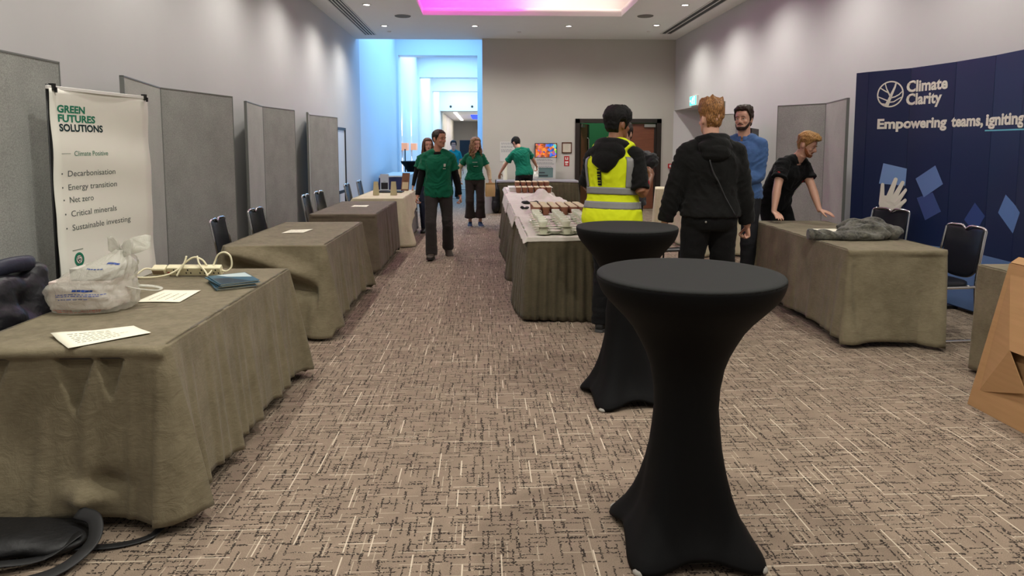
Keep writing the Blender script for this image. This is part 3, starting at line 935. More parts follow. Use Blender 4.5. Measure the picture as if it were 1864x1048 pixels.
# ------------------------------------------------------------------ white roll-up banner
A = V((-2.536, 4.075, 0)); Bp = V((-2.41, 4.97, 0))
d = (Bp - A).normalized(); nrm = V((d.y, -d.x, 0))
t = thing('rollup_banner', 'white roll-up banner with green heading behind the nearest left table', 'banner', A)
U0 = 0.121
def bfn(off):
    # soft horizontal waves as a hanging print has
    def f(u, v):
        uu = u - U0
        wv = .004 * sin(v * 9 + uu * 3) * ss(1.9, 1.5, v) + .003 * sin(v * 17 + 2 * uu + 1) + .006 * cos(uu / .9 * pi * 2)
        p = d * uu + nrm * (wv + off + .05 * (1.0 - v / 1.9) * 0)
        return (p.x, p.y, v)
    return f
BW_ = 0.90
b = MB()
b.grid([[bfn(0)(U0 + BW_ * i / 12, .10 + 1.778 * j / 60) for i in range(13)] for j in range(61)])
M['banner'] = mat('banner_print', rgb(242, 240, 228), .55, var=.012, scale=3)
o = b.build('printed_panel', M['banner'], t, smooth=True); md = o.modifiers.new('s', 'SOLIDIFY'); md.thickness = .002; md.offset = -1
F1 = bfn(.0012)
b = MB()
put_text(b, 'GREEN', F1, .176, .412, 1.741, .042, .035)
put_text(b, 'FUTURES', F1, .180, .505, 1.686, .042, .035)
tag(b.build('heading', ink('green_ink', 40, 128, 98), t), 'green heading letters')
b = MB(); put_text(b, 'SOLUTIONS', F1, .184, .572, 1.630, .042, .035); tag(b.build('heading', ink('dark_teal_ink', 26, 52, 56), t), 'dark teal heading letters')
b = MB(); put_text(b, 'Climate Positive', F1, .287, .596, 1.481, .030, .002); tag(b.build('subheading', ink('sub_green_ink', 58, 120, 96), t), 'thin green line of text')
b = MB(); put_strip(b, [(.181, 1.495), (.256, 1.495)], .003, F1); b.build('dash', ink('grey_green', 150, 158, 146), t)
b = MB()
for s_, u0_, u1_, v_ in (('Decarbonisation', .232, .656, 1.357), ('Energy transition', .234, .671, 1.274), ('Net zero', .237, .450, 1.198), ('Critical minerals', .239, .657, 1.113), ('Sustainable investing', .242, .785, 1.027)):
    put_text(b, s_, F1, u0_, u1_, v_, .036, .003)
    put_disc(b, (u0_ - .047, v_ + .018), 0.0005, .0055, F1, 12)
    b.build('text', ink('grey_text_ink', 92, 98, 94), t); b = MB()
b.bm.free()
b = MB(); put_disc(b, (.279, .845), .029, .043, F1); b.build('crest', ink('green_ink', 40, 128, 98), t)
b = MB(); put_disc(b, (.279, .845), .0255, .029, F1); put_poly(b, [(.262, .862), (.262, .838), (.279, .822), (.296, .838), (.296, .862)], F1)
F2 = bfn(.002)
b.build('crest', ink('crest_dark', 38, 44, 48), t)
b = MB()
put_poly(b, [(.2655, .859), (.2655, .849), (.2775, .849), (.2775, .859)], F2); put_poly(b, [(.2805, .859), (.2805, .849), (.2925, .849), (.2925, .859)], F2)
put_strip(b, [(.268, .845), (.290, .829)], .003, F2); put_strip(b, [(.290, .845), (.268, .829)], .003, F2)
b.build('crest', M['banner'], t)
b = MB(); put_strip(b, [(.228, .905), (.322, .905)], .006, F1); b.build('small_print', ink('grey_green', 150, 158, 146), t)
b = MB(); put_strip(b, [(.235, .785), (.325, .785)], .007, F1); b.build('small_print', ink('pink_ink', 196, 150, 140), t)
R3 = Matrix((d, nrm, V((0, 0, 1)))).transposed()
b = MB(); b.box(d * .45 + V((0, 0, 1.882)), (.92, .016, .022), R3); b.build('top_rail', M['white_plastic'], t, bevel=.003)
for u in (.03, .87):
    b = MB(); b.box(d * u + nrm * .004 + V((0, 0, 1.885)), (.022, .03, .04), R3); b.box(d * (u + .008) + nrm * .02 + V((0, 0, 1.868)), (.008, .012, .03), R3); b.build('clip', M['black'], t)
b = MB(); b.tube([d * .02 - nrm * .03 + V((0, 0, .06)), d * .02 - nrm * .012 + V((0, 0, 1.90))], .008, 8); b.tube([d * .0 - nrm * .02 + V((0, 0, .06)), d * .0 - nrm * .01 + V((0, 0, 1.9))], .004, 6); b.build('pole', M['black'], t, smooth=True)
b = MB(); b.box(d * .45 + V((0, 0, .05)), (.93, .16, .10), R3); b.build('base', M['steel'], t, bevel=.02)

# ------------------------------------------------------------------ blue pop-up backdrop
PTS = [V(p) for p in ((4.04, 7.30), (4.10, 7.17), (4.33, 6.80), (4.43, 6.28), (4.455, 5.82), (4.42, 5.45), (4.30, 5.0))]
ORG = PTS[0].copy()
cum = [0]
for p, q in zip(PTS, PTS[1:]): cum.append(cum[-1] + (q - p).length)
def wall_fn(off):
    def f(s_, v):
        for i in range(len(PTS) - 1):
            if s_ <= cum[i + 1] or i == len(PTS) - 2:
                dd = (PTS[i + 1] - PTS[i]).normalized()
                p = PTS[i] + dd * (s_ - cum[i]) - ORG
                nn = V((dd.y, -dd.x))
                return (p.x + nn.x * off, p.y + nn.y * off, v)
    return f
t = thing('popup_backdrop', 'curved dark blue pop-up backdrop with white headline and blue diamonds', 'backdrop', (ORG.x, ORG.y, 0))
NAVY = mat('navy_print', rgb(20, 37, 76), .42, spec=.5)
LBLUE = ink('slate_blue_band', 100, 130, 178, .45)
W0 = wall_fn(0)
def facing(s_, v): return W0(s_, v)
for i in range(len(PTS) - 1):
    b = MB()
    n_ = V(((PTS[i + 1] - PTS[i]).normalized().y, -(PTS[i + 1] - PTS[i]).normalized().x))
    ring = []
    for s_ in (cum[i] + (.004 if i else 0), cum[i + 1]):
        k = i
        p = PTS[i] + (PTS[i + 1] - PTS[i]).normalized() * (s_ - cum[i]) - ORG
        ring.append([(p.x, p.y, .03), (p.x, p.y, 2.33), (p.x - n_.x * .02, p.y - n_.y * .02, 2.33), (p.x - n_.x * .02, p.y - n_.y * .02, .03)])
    b.loft(ring); b.build('panel', NAVY, t)
W1, W2, W3 = wall_fn(.0015), wall_fn(.003), wall_fn(.0045)
def quadstrip(s0, s1, v0, v1, fn):
    cuts = [s0] + [c for c in cum if s0 < c < s1] + [s1]
    return [[fn(c, v0(c)) for c in cuts], [fn(c, v1(c)) for c in cuts]]
b = MB(); b.grid(quadstrip(0, cum[-1], lambda s_: .04, lambda s_: .515 + .055 * min(1, s_), W1)); tag(b.build('lower_band', LBLUE, t), 'lighter blue band along the bottom')
CREAM = ink('headline_cream', 232, 228, 214)
b = MB()
put_text(b, 'Climate', W1, .541, 1.026, 2.092, .108, .035); put_text(b, 'Clarity', W1, .543, .968, 1.962, .108, .035); b.build('company_name', CREAM, t)
def slab(b, body, fn, u0, u1, v0, h):
    put_text(b, body, fn, u0, u1, v0, h, .040)
b = MB(); slab(b, 'Empowering', W1, .262, 1.04, 1.726, .098); slab(b, 'teams,', W1, 1.09, 1.475, 1.726, .098); slab(b, 'igniting', W1, 1.505, 1.985, 1.726, .098)
b.build('headline', CREAM, t)
b = MB(); b.grid(quadstrip(1.50, 2.3, lambda s_: 1.672, lambda s_: 1.684, W1)); tag(b.build('underline', ink('aqua_ink', 110, 190, 208), t), 'thin aqua underline')
b = MB()
cc = (.380, 2.080)
put_disc(b, cc, .122, .136, W1, 64)
put_strip(b, [(.345, 1.955), (.372, 2.02), (.40, 2.09), (.425, 2.15), (.437, 2.20)], [.045, .032, .026, .020, .014], W1)
put_strip(b, [(.385, 2.05), (.36, 2.10), (.34, 2.14), (.325, 2.19)], [.016, .014, .012, .010], W1)
put_strip(b, [(.362, 2.095), (.32, 2.12), (.275, 2.15)], [.012, .012, .010], W1)
put_strip(b, [(.365, 2.01), (.32, 2.03), (.255, 2.06)], [.014, .012, .010], W1)
put_strip(b, [(.385, 2.04), (.43, 2.05), (.47, 2.07), (.505, 2.105)], [.014, .013, .012, .010], W1)
put_strip(b, [(.365, 1.995), (.42, 2.0), (.47, 2.03), (.512, 2.05)], [.012, .012, .011, .010], W1)
put_strip(b, [(.355, 1.975), (.30, 1.985), (.265, 2.01)], [.012, .011, .010], W1)
b.build('logo', CREAM, t)
DI = (((.346, 1.361), (.591, 1.310), (.582, 1.134), (.311, 1.144)), ((.94, 1.353), (1.041, 1.176), (.824, 1.032), (.71, 1.213)), ((.926, 1.088), (1.035, .909), (.854, .804), (.737, 1.02)), ((1.44, 1.03), (1.565, .92), (1.47, .75), (1.323, .86)), ((1.818, 1.13), (2.03, .996), (1.94, .811), (1.736, .967)))
DC = ((126, 158, 208), (108, 136, 190), (68, 86, 140), (58, 78, 136), (98, 132, 188))
for k in (2, 1, 0, 3, 4):
    b = MB()
    q = DI[k]; fn = W2 if k == 1 else W1
    G = []
    for i in range(9):
        a = i / 8
        G.append([fn(*(((q[0][m_] * (1 - a) + q[1][m_] * a) * (1 - e) + (q[3][m_] * (1 - a) + q[2][m_] * a) * e) for m_ in (0, 1))) for e in [j / 8 for j in range(9)]])
    b.grid(G); tag(b.build('diamond', ink('diamond_%d' % k, *DC[k], .45), t), 'slate blue diamond' if k < 2 or k == 4 else 'dark blue diamond')
def capsule(b, p, q, r0, r1, fn, n=10):
    dx, dy = q[0] - p[0], q[1] - p[1]; a0 = atan2(dy, dx)
    P = [(p[0] + r0 * cos(a0 + pi / 2 + pi * j / n), p[1] + r0 * sin(a0 + pi / 2 + pi * j / n)) for j in range(n + 1)]
    P += [(q[0] + r1 * cos(a0 - pi / 2 + pi * j / n), q[1] + r1 * sin(a0 - pi / 2 + pi * j / n)) for j in range(n + 1)]
    b.poly([fn(*x) for x in P])
b = MB()
put_poly(b, [(.318, .60), (.322, .86), (.335, .95), (.37, 1.02), (.46, 1.03), (.545, .98), (.556, .91), (.53, .86), (.50, .82), (.495, .60)], W3)
for i_, (p, q, r0, r1) in enumerate((((.352, .93), (.352, 1.135), .03, .018), ((.42, .99), (.484, 1.195), .032, .02), ((.47, .98), (.556, 1.165), .030, .019), ((.50, .95), (.596, 1.09), .028, .018), ((.51, .90), (.60, .985), .026, .018))):
    capsule(b, p, q, r0, r1, wall_fn(.0052 + .0007 * i_))
b.build('hand_print', CREAM, t)
for s_ in (.3, 1.2, 2.2):
    p = W0(s_, .015); b = MB(); b.box(V(p), (.10, .10, .03)); b.build('foot', M['black'], t)

# ------------------------------------------------------------------ things on the left tables
def sheet(name, label, cat, q, z, lines=0, bend=0.0, group=None, mt='paper', thick=.0012, txt=None):
    """a quad of paper given by its four corners, x y"""
    c = V((sum(p[0] for p in q) / 4, sum(p[1] for p in q) / 4))
    t = thing(name, label, cat, (c.x, c.y, z), 0, group)
    def f(a, e, off=0):
        p = (V(q[0]) * (1 - a) + V(q[1]) * a) * (1 - e) + (V(q[3]) * (1 - a) + V(q[2]) * a) * e - c
        return (p.x, p.y, .0016 + off + .002 * sin(3 * a + 2 * e) ** 2 + bend * (ss(.5, 0, a) * ss(.6, 0, e)))
    b = MB(); b.grid([[f(i / 12, j / 8) for i in range(13)] for j in range(9)])
    o = b.build('page', M[mt], t, smooth=True); md = o.modifiers.new('s', 'SOLIDIFY'); md.thickness = thick; md.offset = -1
    if lines:
        b = MB(); r = random.Random(len(label))
        for k in range(lines):
            e = .22 + .56 * k / max(1, lines - 1); a = .15
            end = r.uniform(.6, .82)
            while a < end:
                l = r.uniform(.03, .09)
                b.grid([[f(e + s2 * .010, a, .0012), f(e + s2 * .010, min(end, a + l), .0012)] for s2 in (-1, 1)])
                a += l + .02
        b.build('print', M['ink'], t)
    return t
sheet('paper_sheet', 'printed white sheet overhanging the near edge of the nearest left table', 'paper', ((-1.822, 2.843), (-1.640, 2.660), (-1.421, 2.868), (-1.553, 2.985)), ZT + .004, 6, .012)
sheet('paper_sheet', 'printed white sheet between the carrier bag and the brochures', 'paper', ((-1.789, 3.46), (-1.560, 3.451), (-1.566, 3.727), (-1.772, 3.749)), ZT + .003, 4)
sheet('paper_sheet', 'white printed sheet on the second left table', 'paper', ((-1.865, 6.209), (-1.675, 6.24), (-1.646, 6.486), (-1.844, 6.451)), ZT + .003, 5)
sheet('paper_sheet', 'white sheet on the dark brown cloth', 'paper', ((-1.764, 8.89), (-1.556, 8.881), (-1.562, 9.129), (-1.761, 9.137)), ZT + .003, 4)
sheet('paper_sheet', 'white sheet on the right table beside the grey jumper', 'paper', ((3.10, 6.05), (3.30, 6.02), (3.36, 6.32), (3.14, 6.34)), ZT + .003, 0)

# carrier bag with boxes in it
t = thing('carrier_bag', 'full translucent white carrier bag with blue print on the nearest left table', 'carrier bag', (-1.93, 3.35, ZT + .003))
def bagfn(a, v, off=0):
    # a: angle, v: 0 floor .. 1 neck ; the neck leans to +x
    pr = interp([(0, .80, .0), (.04, .92, .004), (.12, 1.0, .03), (.25, 1.03, .075), (.42, .98, .125), (.58, .84, .17), (.72, .64, .208), (.84, .42, .24), (.93, .22, .268), (1.0, .10, .285)], v)
    r, z = pr
    lean = .135 * ss(.35, 1, v)
    n1 = noise.noise(V((cos(a) * 1.6, sin(a) * 1.6, v * 3.2 + 4)))
    n2 = abs(noise.noise(V((cos(a) * 4.2 + 7, sin(a) * 4.2, v * 5))))
    fold = .5 + .5 * sin(a * 9 + 3 * v + 2 * n1)
    k = r * (1 + .10 * n1 - .16 * n2 + .05 * (fold - .5) * ss(.3, .9, v))
    x = .205 * k * abs(cos(a)) ** .85 * (1 if cos(a) > 0 else -1) + lean
    y = .165 * k * abs(sin(a)) ** .85 * (1 if sin(a) > 0 else -1) + .02 * ss(.4, 1, v)
    zz = z + .012 * n1 * ss(0, .3, v)
    l = sqrt(x * x + y * y) + 1e-6
    return (x + off * cos(a), y + off * sin(a), max(.001, zz))
b = MB(); b.loft([[bagfn(2 * pi * j / 72, i / 40) for j in range(72)] for i in range(41)], True, True)
tt = NT('carrier_film')
tb = tt.n('ShaderNodeBsdfTransparent', ins={'Color': (.95, .95, .93, 1)})
tl = tt.n('ShaderNodeBsdfTranslucent', ins={'Color': (.86, .85, .80, 1)})
tt.p.inputs['Base Color'].default_value = rgb(222, 220, 208); tt.p.inputs['Roughness'].default_value = .22
tt.p.inputs['Coat Weight'].default_value = .3
wn = tt.n('ShaderNodeTexNoise', ins={'Vector': tt.coord(), 'Scale': 16.0, 'Detail': 4.0, 'Distortion': 2.0})
tt.bump(wn.outputs[0], .55, .02)
m1 = tt.n('ShaderNodeMixShader', ins={0: .22, 1: tt.p.outputs[0], 2: tl.outputs[0]})
m2 = tt.n('ShaderNodeMixShader', ins={0: .46, 1: m1.outputs[0], 2: tb.outputs[0]})
tt.link(m2.outputs[0], tt.t.nodes['Material Output'].inputs[0])
b.build('bag_body', tt.m, t, smooth=True)
for k, (ex, ey, ez) in enumerate(((.13, .03, .030), (-.05, -.02, .028), (.08, -.05, .012))):
    b = MB(); base = V((.135, .02, .278))
    tip = base + V((ex, ey, ez))
    P = []
    for i in range(7):
        f = i / 6; wdt = .018 + .028 * sin(f * pi * .8)
        c_ = base.lerp(tip, f) + V((0, 0, .02 * sin(f * 3)))
        sd = V((-(ey), ex, .3)).normalized()
        P.append([c_ + sd * wdt * e + V((0, 0, .008 * cos(e * 6 + i))) for e in (-1, -.5, 0, .5, 1)])
    b.grid(P); o = b.build('tied_handle', tt.m, t, smooth=True); md = o.modifiers.new('s', 'SOLIDIFY'); md.thickness = .001
b = MB(); b.tube(spline([(.19, -.06, .12), (.25, -.04, .10), (.31, .0, .085), (.315, .03, .09), (.27, .03, .10), (.22, .0, .11)], 5), (.009), 8, flat=.25); b.build('handle_loop', tt.m, t, smooth=True)
b = MB(); b.b2((-.15, -.10, .012), (.13, .11, .15)); tag(b.build('carton', ink('pale_carton', 214, 196, 188, .7), t, bevel=.006), 'pale carton inside the bag')
b = MB(); b.b2((-.06, -.08, .152), (.13, .09, .21)); tag(b.build('carton', ink('grey_carton', 190, 186, 176, .7), t, bevel=.006), 'grey carton inside the bag')
b = MB(); r = random.Random(5)
def bagtext(v, a0, a1, h, dens=.7):
    a = a0
    while a < a1:
        l = r.uniform(.03, .08)
        b.grid([[bagfn(a + q_ * l, v + s2 * h, .0025) for q_ in (0, .5, 1)] for s2 in (0, 1)])
        a += l + .035 * (1.2 - dens)
A0 = -pi / 2
bagtext(.37, A0 + .0, A0 + .35, .032, 1)
for v, a0, a1 in ((.325, -.45, .65), (.30, -.4, .5), (.255, -.3, .25)): bagtext(v, A0 + a0, A0 + a1, .010)
bagtext(.78, A0 + .1, A0 + .6, .028, 1); bagtext(.70, A0 - .25, A0 + .15, .012)
tag(b.build('lettering', ink('blue_print', 44, 74, 150), t), 'blue print')
b = MB(); bagtext(.085, A0 - .6, A0 - .05, .010); bagtext(.085, A0 + .1, A0 + .55, .012); bagtext(.06, A0 - .5, A0 + .5, .008); tag(b.build('lettering', ink('red_print', 190, 110, 90), t), 'faded red print')

# extension lead
t = thing('extension_lead', 'cream four-way power strip with looped cable beside the carrier bag', 'power strip', (-1.81, 4.17, ZT + .004), radians(-3))
M['ivory'] = mat('ivory_plastic', rgb(232, 224, 190), .4)
tilt = Matrix.Rotation(radians(28), 3, 'X')
b = MB(); b.box((0.03, 0, .034), (.33, .04, .062), tilt); b.build('socket_strip', M['ivory'], t, bevel=.006)
b = MB()
for k in range(4):
    cx_ = -.09 + k * .085
    for px_, pz_ in ((0, .016), (-.014, -.006), (.014, -.006)):
        b.box(V((cx_ + px_, 0, .034)) + tilt @ V((0, -.0205, pz_)), (.007, .002, .010), tilt)
b.build('socket_slot', M['black'], t)
b = MB(); b.box(V((-.125, 0, .034)) + tilt @ V((0, -.021, -.01)), (.014, .006, .02), tilt); tag(b.build('switch', ink('red_plastic', 170, 60, 50, .4), t), 'red switch')
b = MB(); b.box((-.19, .005, .034), (.085, .05, .05), tilt); tag(b.build('plug', M['ivory'], t, bevel=.008), 'cream plug')
b = MB(); b.box(V((-.19, .005, .034)) + tilt @ V((0, -.026, 0)), (.068, .002, .026), tilt); b.build('plug_label', ink('brown_label', 140, 120, 96), t)
b = MB(); b.tube(spline([(.19, 0, .035), (.23, -.01, .03), (.255, .0, .06), (.25, .0, .12), (.215, 0, .145), (.175, 0, .13), (.15, 0, .08), (.14, -.03, .03), (.125, -.06, .012)], 6), .0055, 8)
b.build('cable', M['ivory'], t, smooth=True)
b = MB(); b.tube(spline([(.11, -.01, .06), (.08, -.01, .10), (.03, -.01, .115), (-.02, -.02, .085), (-.05, -.04, .05), (-.10, -.07, .02), (-.17, -.09, .008), (-.25, -.10, .006), (-.31, -.07, .006)], 6), .0055, 8); b.build('cable', M['ivory'], t, smooth=True)
b = MB(); b.tube(spline([(-.235, 0, .04), (-.27, -.02, .045), (-.30, -.05, .02), (-.31, -.09, .006), (-.28, -.13, .006)], 6), .0055, 8); b.build('cable', M['ivory'], t, smooth=True)
for x_, dx in ((-.01, -.035), (.055, .06)):
    b = MB(); b.tube(spline([(x_, -.02, .125), (x_ + dx * .3, -.035, .08), (x_ + dx, -.05, .035), (x_ + dx * 1.3, -.06, .008)], 5), .0058, 8); b.build('cable', M['ivory'], t, smooth=True)

# brochures: individual booklets in a pile
r = random.Random(3)
COVER = ink('brochure_cover', 52, 92, 112, .3); COVER2 = ink('brochure_dark', 32, 52, 66, .3); COVER3 = ink('brochure_pale', 190, 206, 206, .35)
BRO = None
for k in range(7):
    lab = 'glossy blue brochure in the low pile behind the printed sheet'
    x_, y_, rz_ = -1.455 + r.uniform(-.014, .014), 3.90 + r.uniform(-.014, .014), radians(32 + r.uniform(-7, 7))
    z_ = ZT + .003 + k * .0052
    if k == 6: lab = 'topmost glossy brochure of the pile, with a pale corner'
    if BRO is None:
        BRO = thing('brochure', lab, 'brochure', (x_, y_, z_), rz_, 'brochures piled on the nearest left table')
        b = MB(); b.b2((-.104, -.146, .0004), (.104, .146, .0034)); b.build('pages', M['paper'], BRO)
        b = MB(); b.b2((-.105, -.148, .0034), (.105, .148, .0042)); b.b2((-.107, -.148, 0), (-.105, .148, .0042)); b.build('cover', COVER, BRO)
        b = MB(); b.poly([(-.10, -.14, .0044), (.06, -.14, .0044), (-.02, .02, .0044), (-.10, .05, .0044)]); b.build('cover_artwork', COVER2, BRO)
        b = MB(); b.poly([(-.02, .06, .0044), (.10, -.02, .0044), (.10, .14, .0044), (-.06, .14, .0044)]); b.build('cover_artwork', COVER3, BRO)
    else:
        copy_tree(BRO, (x_, y_, z_), rz_, lab)

# dark padded jacket over the chair at the left edge
t = thing('padded_jacket', 'dark navy padded jacket slung over the chair at the left edge', 'jacket', (-2.50, 3.52, 0))
b = MB()
b.ell((0, 0, .80), (.12, .27, .11)); b.ell((.02, .13, .70), (.13, .16, .20)); b.ell((.03, -.14, .66), (.14, .16, .22)); b.ell((.05, .0, .55), (.13, .24, .16)); b.ell((.02, .20, .84), (.09, .12, .07))
b.tube(spline([(.05, .20, .80), (.10, .28, .66), (.10, .30, .50)], 5), [.075] * 11, 12)
JM = mat('navy_padded_nylon', rgb(14, 15, 22), .45, var=.2, scale=9, bump=.5, bscale=14, bdist=.02)
o = remesh(b, 'jacket_shell', JM, t, .014, 6)
displace(o, lambda c_, n_: .005 * sin(c_.z * 40 + c_.y * 14 + 3 * noise.noise(c_ * 6)) + .030 * noise.noise(c_ * 7))
b = MB(); b.tube(spline([(.0, -.16, .90), (.06, -.02, .93), (.06, .14, .92), (0, .24, .90)], 5), [.03] * 16, 12, flat=1.4); tag(b.build('collar', mat('jacket_lining', rgb(34, 36, 54), .5, bump=.4, bscale=20, bdist=.01), t, smooth=True), 'paler navy hood edge')

# backpack on the floor at the near end of the first table
t = thing('backpack', 'black backpack with loose straps on the carpet under the nearest left table', 'backpack', (-1.85, 2.46, 0))
t.scale = (1, 1, .70)
BM = mat('black_nylon', rgb(13, 13, 15), .55, bump=.35, bscale=60, bdist=.006)
b = MB(); b.ell((-.10, .06, .075), (.36, .15, .075)); b.ell((-.25, .02, .11), (.20, .15, .11)); b.ell((.16, .08, .055), (.17, .12, .055))
o = remesh(b, 'bag_body', BM, t, .012, 5)
displace(o, lambda c_, n_: .012 * noise.noise(c_ * 9) if c_.z > .02 else 0)
b = MB(); b.tube(spline([(-.18, -.12, .13), (.0, -.17, .06), (.14, -.17, .02), (.30, -.10, .025), (.36, .02, .07), (.33, .10, .14), (.25, .13, .16)], 6), [.030] * 37, 10, flat=.25, up=(0, 0, 1)); tag(b.build('shoulder_strap', mat('black_webbing', rgb(26, 26, 27), .6), t, smooth=True), 'black padded strap')
b = MB(); b.tube(spline([(-.05, -.14, .10), (.10, -.08, .055), (.22, -.03, .045), (.30, .06, .10)], 6), [.024] * 19, 10, flat=.25); b.build('shoulder_strap', BM, t, smooth=True)
b = MB(); b.tube(spline([(.28, .04, .03), (.42, .07, .012), (.52, .12, .012), (.55, .18, .03)], 6), [.02] * 19, 8, flat=.3); b.build('webbing', BM, t, smooth=True)
b = MB(); b.box((-.08, -.15, .085), (.05, .012, .03)); tag(b.build('buckle', mat('buckle_plastic', rgb(70, 70, 70), .3), t, bevel=.004), 'grey buckle')

# cream table: folded cards, dark tray, stood leaflets
def tent_card(label, x, y, z, rz, w_, h_, dpt, mt):
    t = thing('tent_card', label, 'tent card', (x, y, z), rz)
    b = MB()
    b.poly([(-w_ / 2, -dpt, 0), (w_ / 2, -dpt, 0), (w_ / 2 * .72, 0, h_), (-w_ / 2 * .72, 0, h_)]); b.poly([(-w_ / 2, dpt, 0), (w_ / 2, dpt, 0), (w_ / 2 * .72, .002, h_), (-w_ / 2 * .72, .002, h_)])
    o = b.build('card', mt, t); md = o.modifiers.new('s', 'SOLIDIFY'); md.thickness = .002
    return t
KH = ink('khaki_card', 178, 168, 132, .7)
tent_card('tall khaki folded card on the cream table, left one', -1.775, 11.05, ZT + .003, radians(8), .10, .22, .05, KH)
tent_card('tall khaki folded card on the cream table, right one', -1.49, 11.05, ZT + .003, radians(4), .105, .22, .05, KH)
t = thing('tray', 'flat black tray behind the khaki cards', 'tray', (-1.66, 11.75, ZT + .003))
b = MB(); b.b2((-.24, -.16, 0), (.24, .16, .008)); b.build('tray_base', M['black'], t, bevel=.003)
b = MB(); b.b2((-.24, -.16, .008), (.24, -.145, .02)); b.b2((-.24, .145, .008), (.24, .16, .02)); b.b2((-.24, -.145, .008), (-.225, .145, .02)); b.b2((.225, -.145, .008), (.24, .145, .02)); b.build('rim', M['black'], t)
def leaflet(label, x, y, z, rz, w_, h_, m1_, m2_, cat='leaflet'):
    t = thing('standing_leaflet', label, cat, (x, y, z), rz)
    tl_ = Matrix.Rotation(radians(-12), 3, 'X')
    b = MB(); b.box(V((0, 0, 0)) + tl_ @ V((0, 0, h_ / 2)), (w_, .003, h_), tl_); b.build('leaf_card', m1_, t)
    b = MB(); b.box(tl_ @ V((.0, -.0025, h_ * .28)), (w_ * .8, .001, h_ * .4), tl_); b.build('artwork', m2_, t)
    b = MB(); b.box(V((0, .06, h_ * .3)), (w_ * .3, .003, h_ * .62), Matrix.Rotation(radians(24), 3, 'X')); b.build('prop', m1_, t)
    return t
leaflet('white and black leaflet standing behind the khaki cards', -1.80, 12.15, ZT + .004, radians(6), .15, .30, ink('leaflet_pale', 176, 186, 200), ink('leaflet_black', 36, 36, 40))
t = leaflet('brown patterned leaflet standing at the far right of the cream table', -1.44, 12.15, ZT + .004, radians(-20), .15, .32, ink('leaflet_brown', 120, 84, 66), ink('leaflet_cream', 200, 182, 150))
leaflet('small printed notice hanging on the grey side of the cream table', -1.205, 11.9, .40, radians(90), .18, .26, ink('notice_white', 200, 206, 214), ink('leaflet_black', 36, 36, 40), 'notice')

# ------------------------------------------------------------------ catering: cups
M['china'] = mat('white_china', rgb(212, 212, 192), .25, spec=.5, coat=.2)
M['cupbrown'] = mat('brown_cup_paper', rgb(140, 92, 68), .7)
M['cupcream'] = mat('cream_cup_top', rgb(214, 200, 168), .7)
def saucer(label):
    t = thing('saucer', label, 'saucer', (0, 0, 0), 0, 'white saucers between the stacked cups')
    b = MB(); b.lathe([(0, .0), (.030, .0), (.034, .002), (.055, .008), (.074, .015), (.075, .017), (.073, .0175), (.053, .011), (.032, .006), (0, .005)], 24)
    b.build('dish', M['china'], t, smooth=True)
    return t
def cup(label):
    t = thing('cup', label, 'cup', (0, 0, 0), 0, 'white cups stacked on saucers')
    b = MB(); b.lathe([(0, .0), (.026, .0), (.027, .004), (.036, .018), (.0415, .038), (.043, .058), (.0405, .058), (.039, .038), (.033, .018), (.02, .008), (0, .007)], 24)
    b.build('bowl', M['china'], t, smooth=True)
    b = MB(); b.tube(spline([(.040, 0, .048), (.058, 0, .048), (.063, 0, .034), (.055, 0, .02), (.037, 0, .018)], 4), .0045, 8, flat=.7); b.build('handle', M['china'], t, smooth=True)
    return t
SA, CU = None, None
r = random.Random(12)
for ci, xx in enumerate((.52, .73, .94)):
    for ri in range(7):
        yy = 6.0 + ri * .175
        if xx > .9 and ri < 1: continue
        zz = ZT + .004
        for lv in range(2):
            jx, jy = r.uniform(-.008, .008), r.uniform(-.008, .008)
            if SA is None:
                SA = saucer('white saucer in the rows of stacked cups'); SA.location = (xx, yy, zz)
                CU = cup('white cup in the stacked rows on the nearest catering table'); CU.location = (xx, yy, zz + .006); CU.rotation_euler = (0, 0, radians(r.uniform(-60, 60)))
            else:
                copy_tree(SA, (xx + jx, yy + jy, zz)); copy_tree(CU, (xx + jx, yy + jy, zz + .006), radians(r.uniform(-70, 70)))
            zz += .066
# lone saucers laid out beside the stacks
for xx in (.625, .835, 1.04):
    for ri in range(6):
        for lv in range(3): copy_tree(SA, (xx + r.uniform(-.006, .006), 6.06 + ri * .19, ZT + .004 + lv * .0085))
def paper_cup(label, group):
    t = thing('brown_cup', label, 'cup', (0, 0, 0), 0, group)
    b = MB(); b.lathe([(0, .0), (.034, .0), (.035, .002), (.0425, .088), (.0425, .090), (.041, .090), (.0405, .085)], 20); b.build('cup_wall', M['cupbrown'], t, smooth=True)
    b = MB(); b.lathe([(.0405, .083), (.0428, .090), (.044, .093), (.0435, .097), (.038, .098), (.036, .093), (0, .092)], 20); tag(b.build('cup_top', M['cupcream'], t, smooth=True), 'cream rim and inside')
    return t
PC = paper_cup('brown paper cup with cream top, in the near block of cups', 'brown cups on the near catering tables')
PC2 = paper_cup('brown paper cup with cream top, in the far block of cups', 'brown cups at the far end of the catering row')
first = True
for ci in range(6):
    for ri in range(8):
        x_, y_ = .60 + ci * .106, 7.78 + ri * .088
        if first: PC.location = (x_, y_, ZT + .004); first = False
        else: copy_tree(PC, (x_ + r.uniform(-.003, .003), y_, ZT + .004))
first = True
for ci in range(6):
    for ri in range(4):
        for (dy, dz) in ((0, .004), (.42, .075)):
            x_, y_ = .57 + ci * .104, 11.5 + dy + ri * .088
            if first: PC2.location = (x_, y_, ZT + dz); first = False
            else: copy_tree(PC2, (x_ + r.uniform(-.003, .003), y_, ZT + dz))
t = thing('cup_tray', 'white tray raising the back rows of far brown cups', 'tray', (.83, 12.05, ZT + .003))
b = MB(); b.b2((-.40, -.20, 0), (.34, .32, .066)); b.build('tray_box', M['white_plastic'], t, bevel=.006)
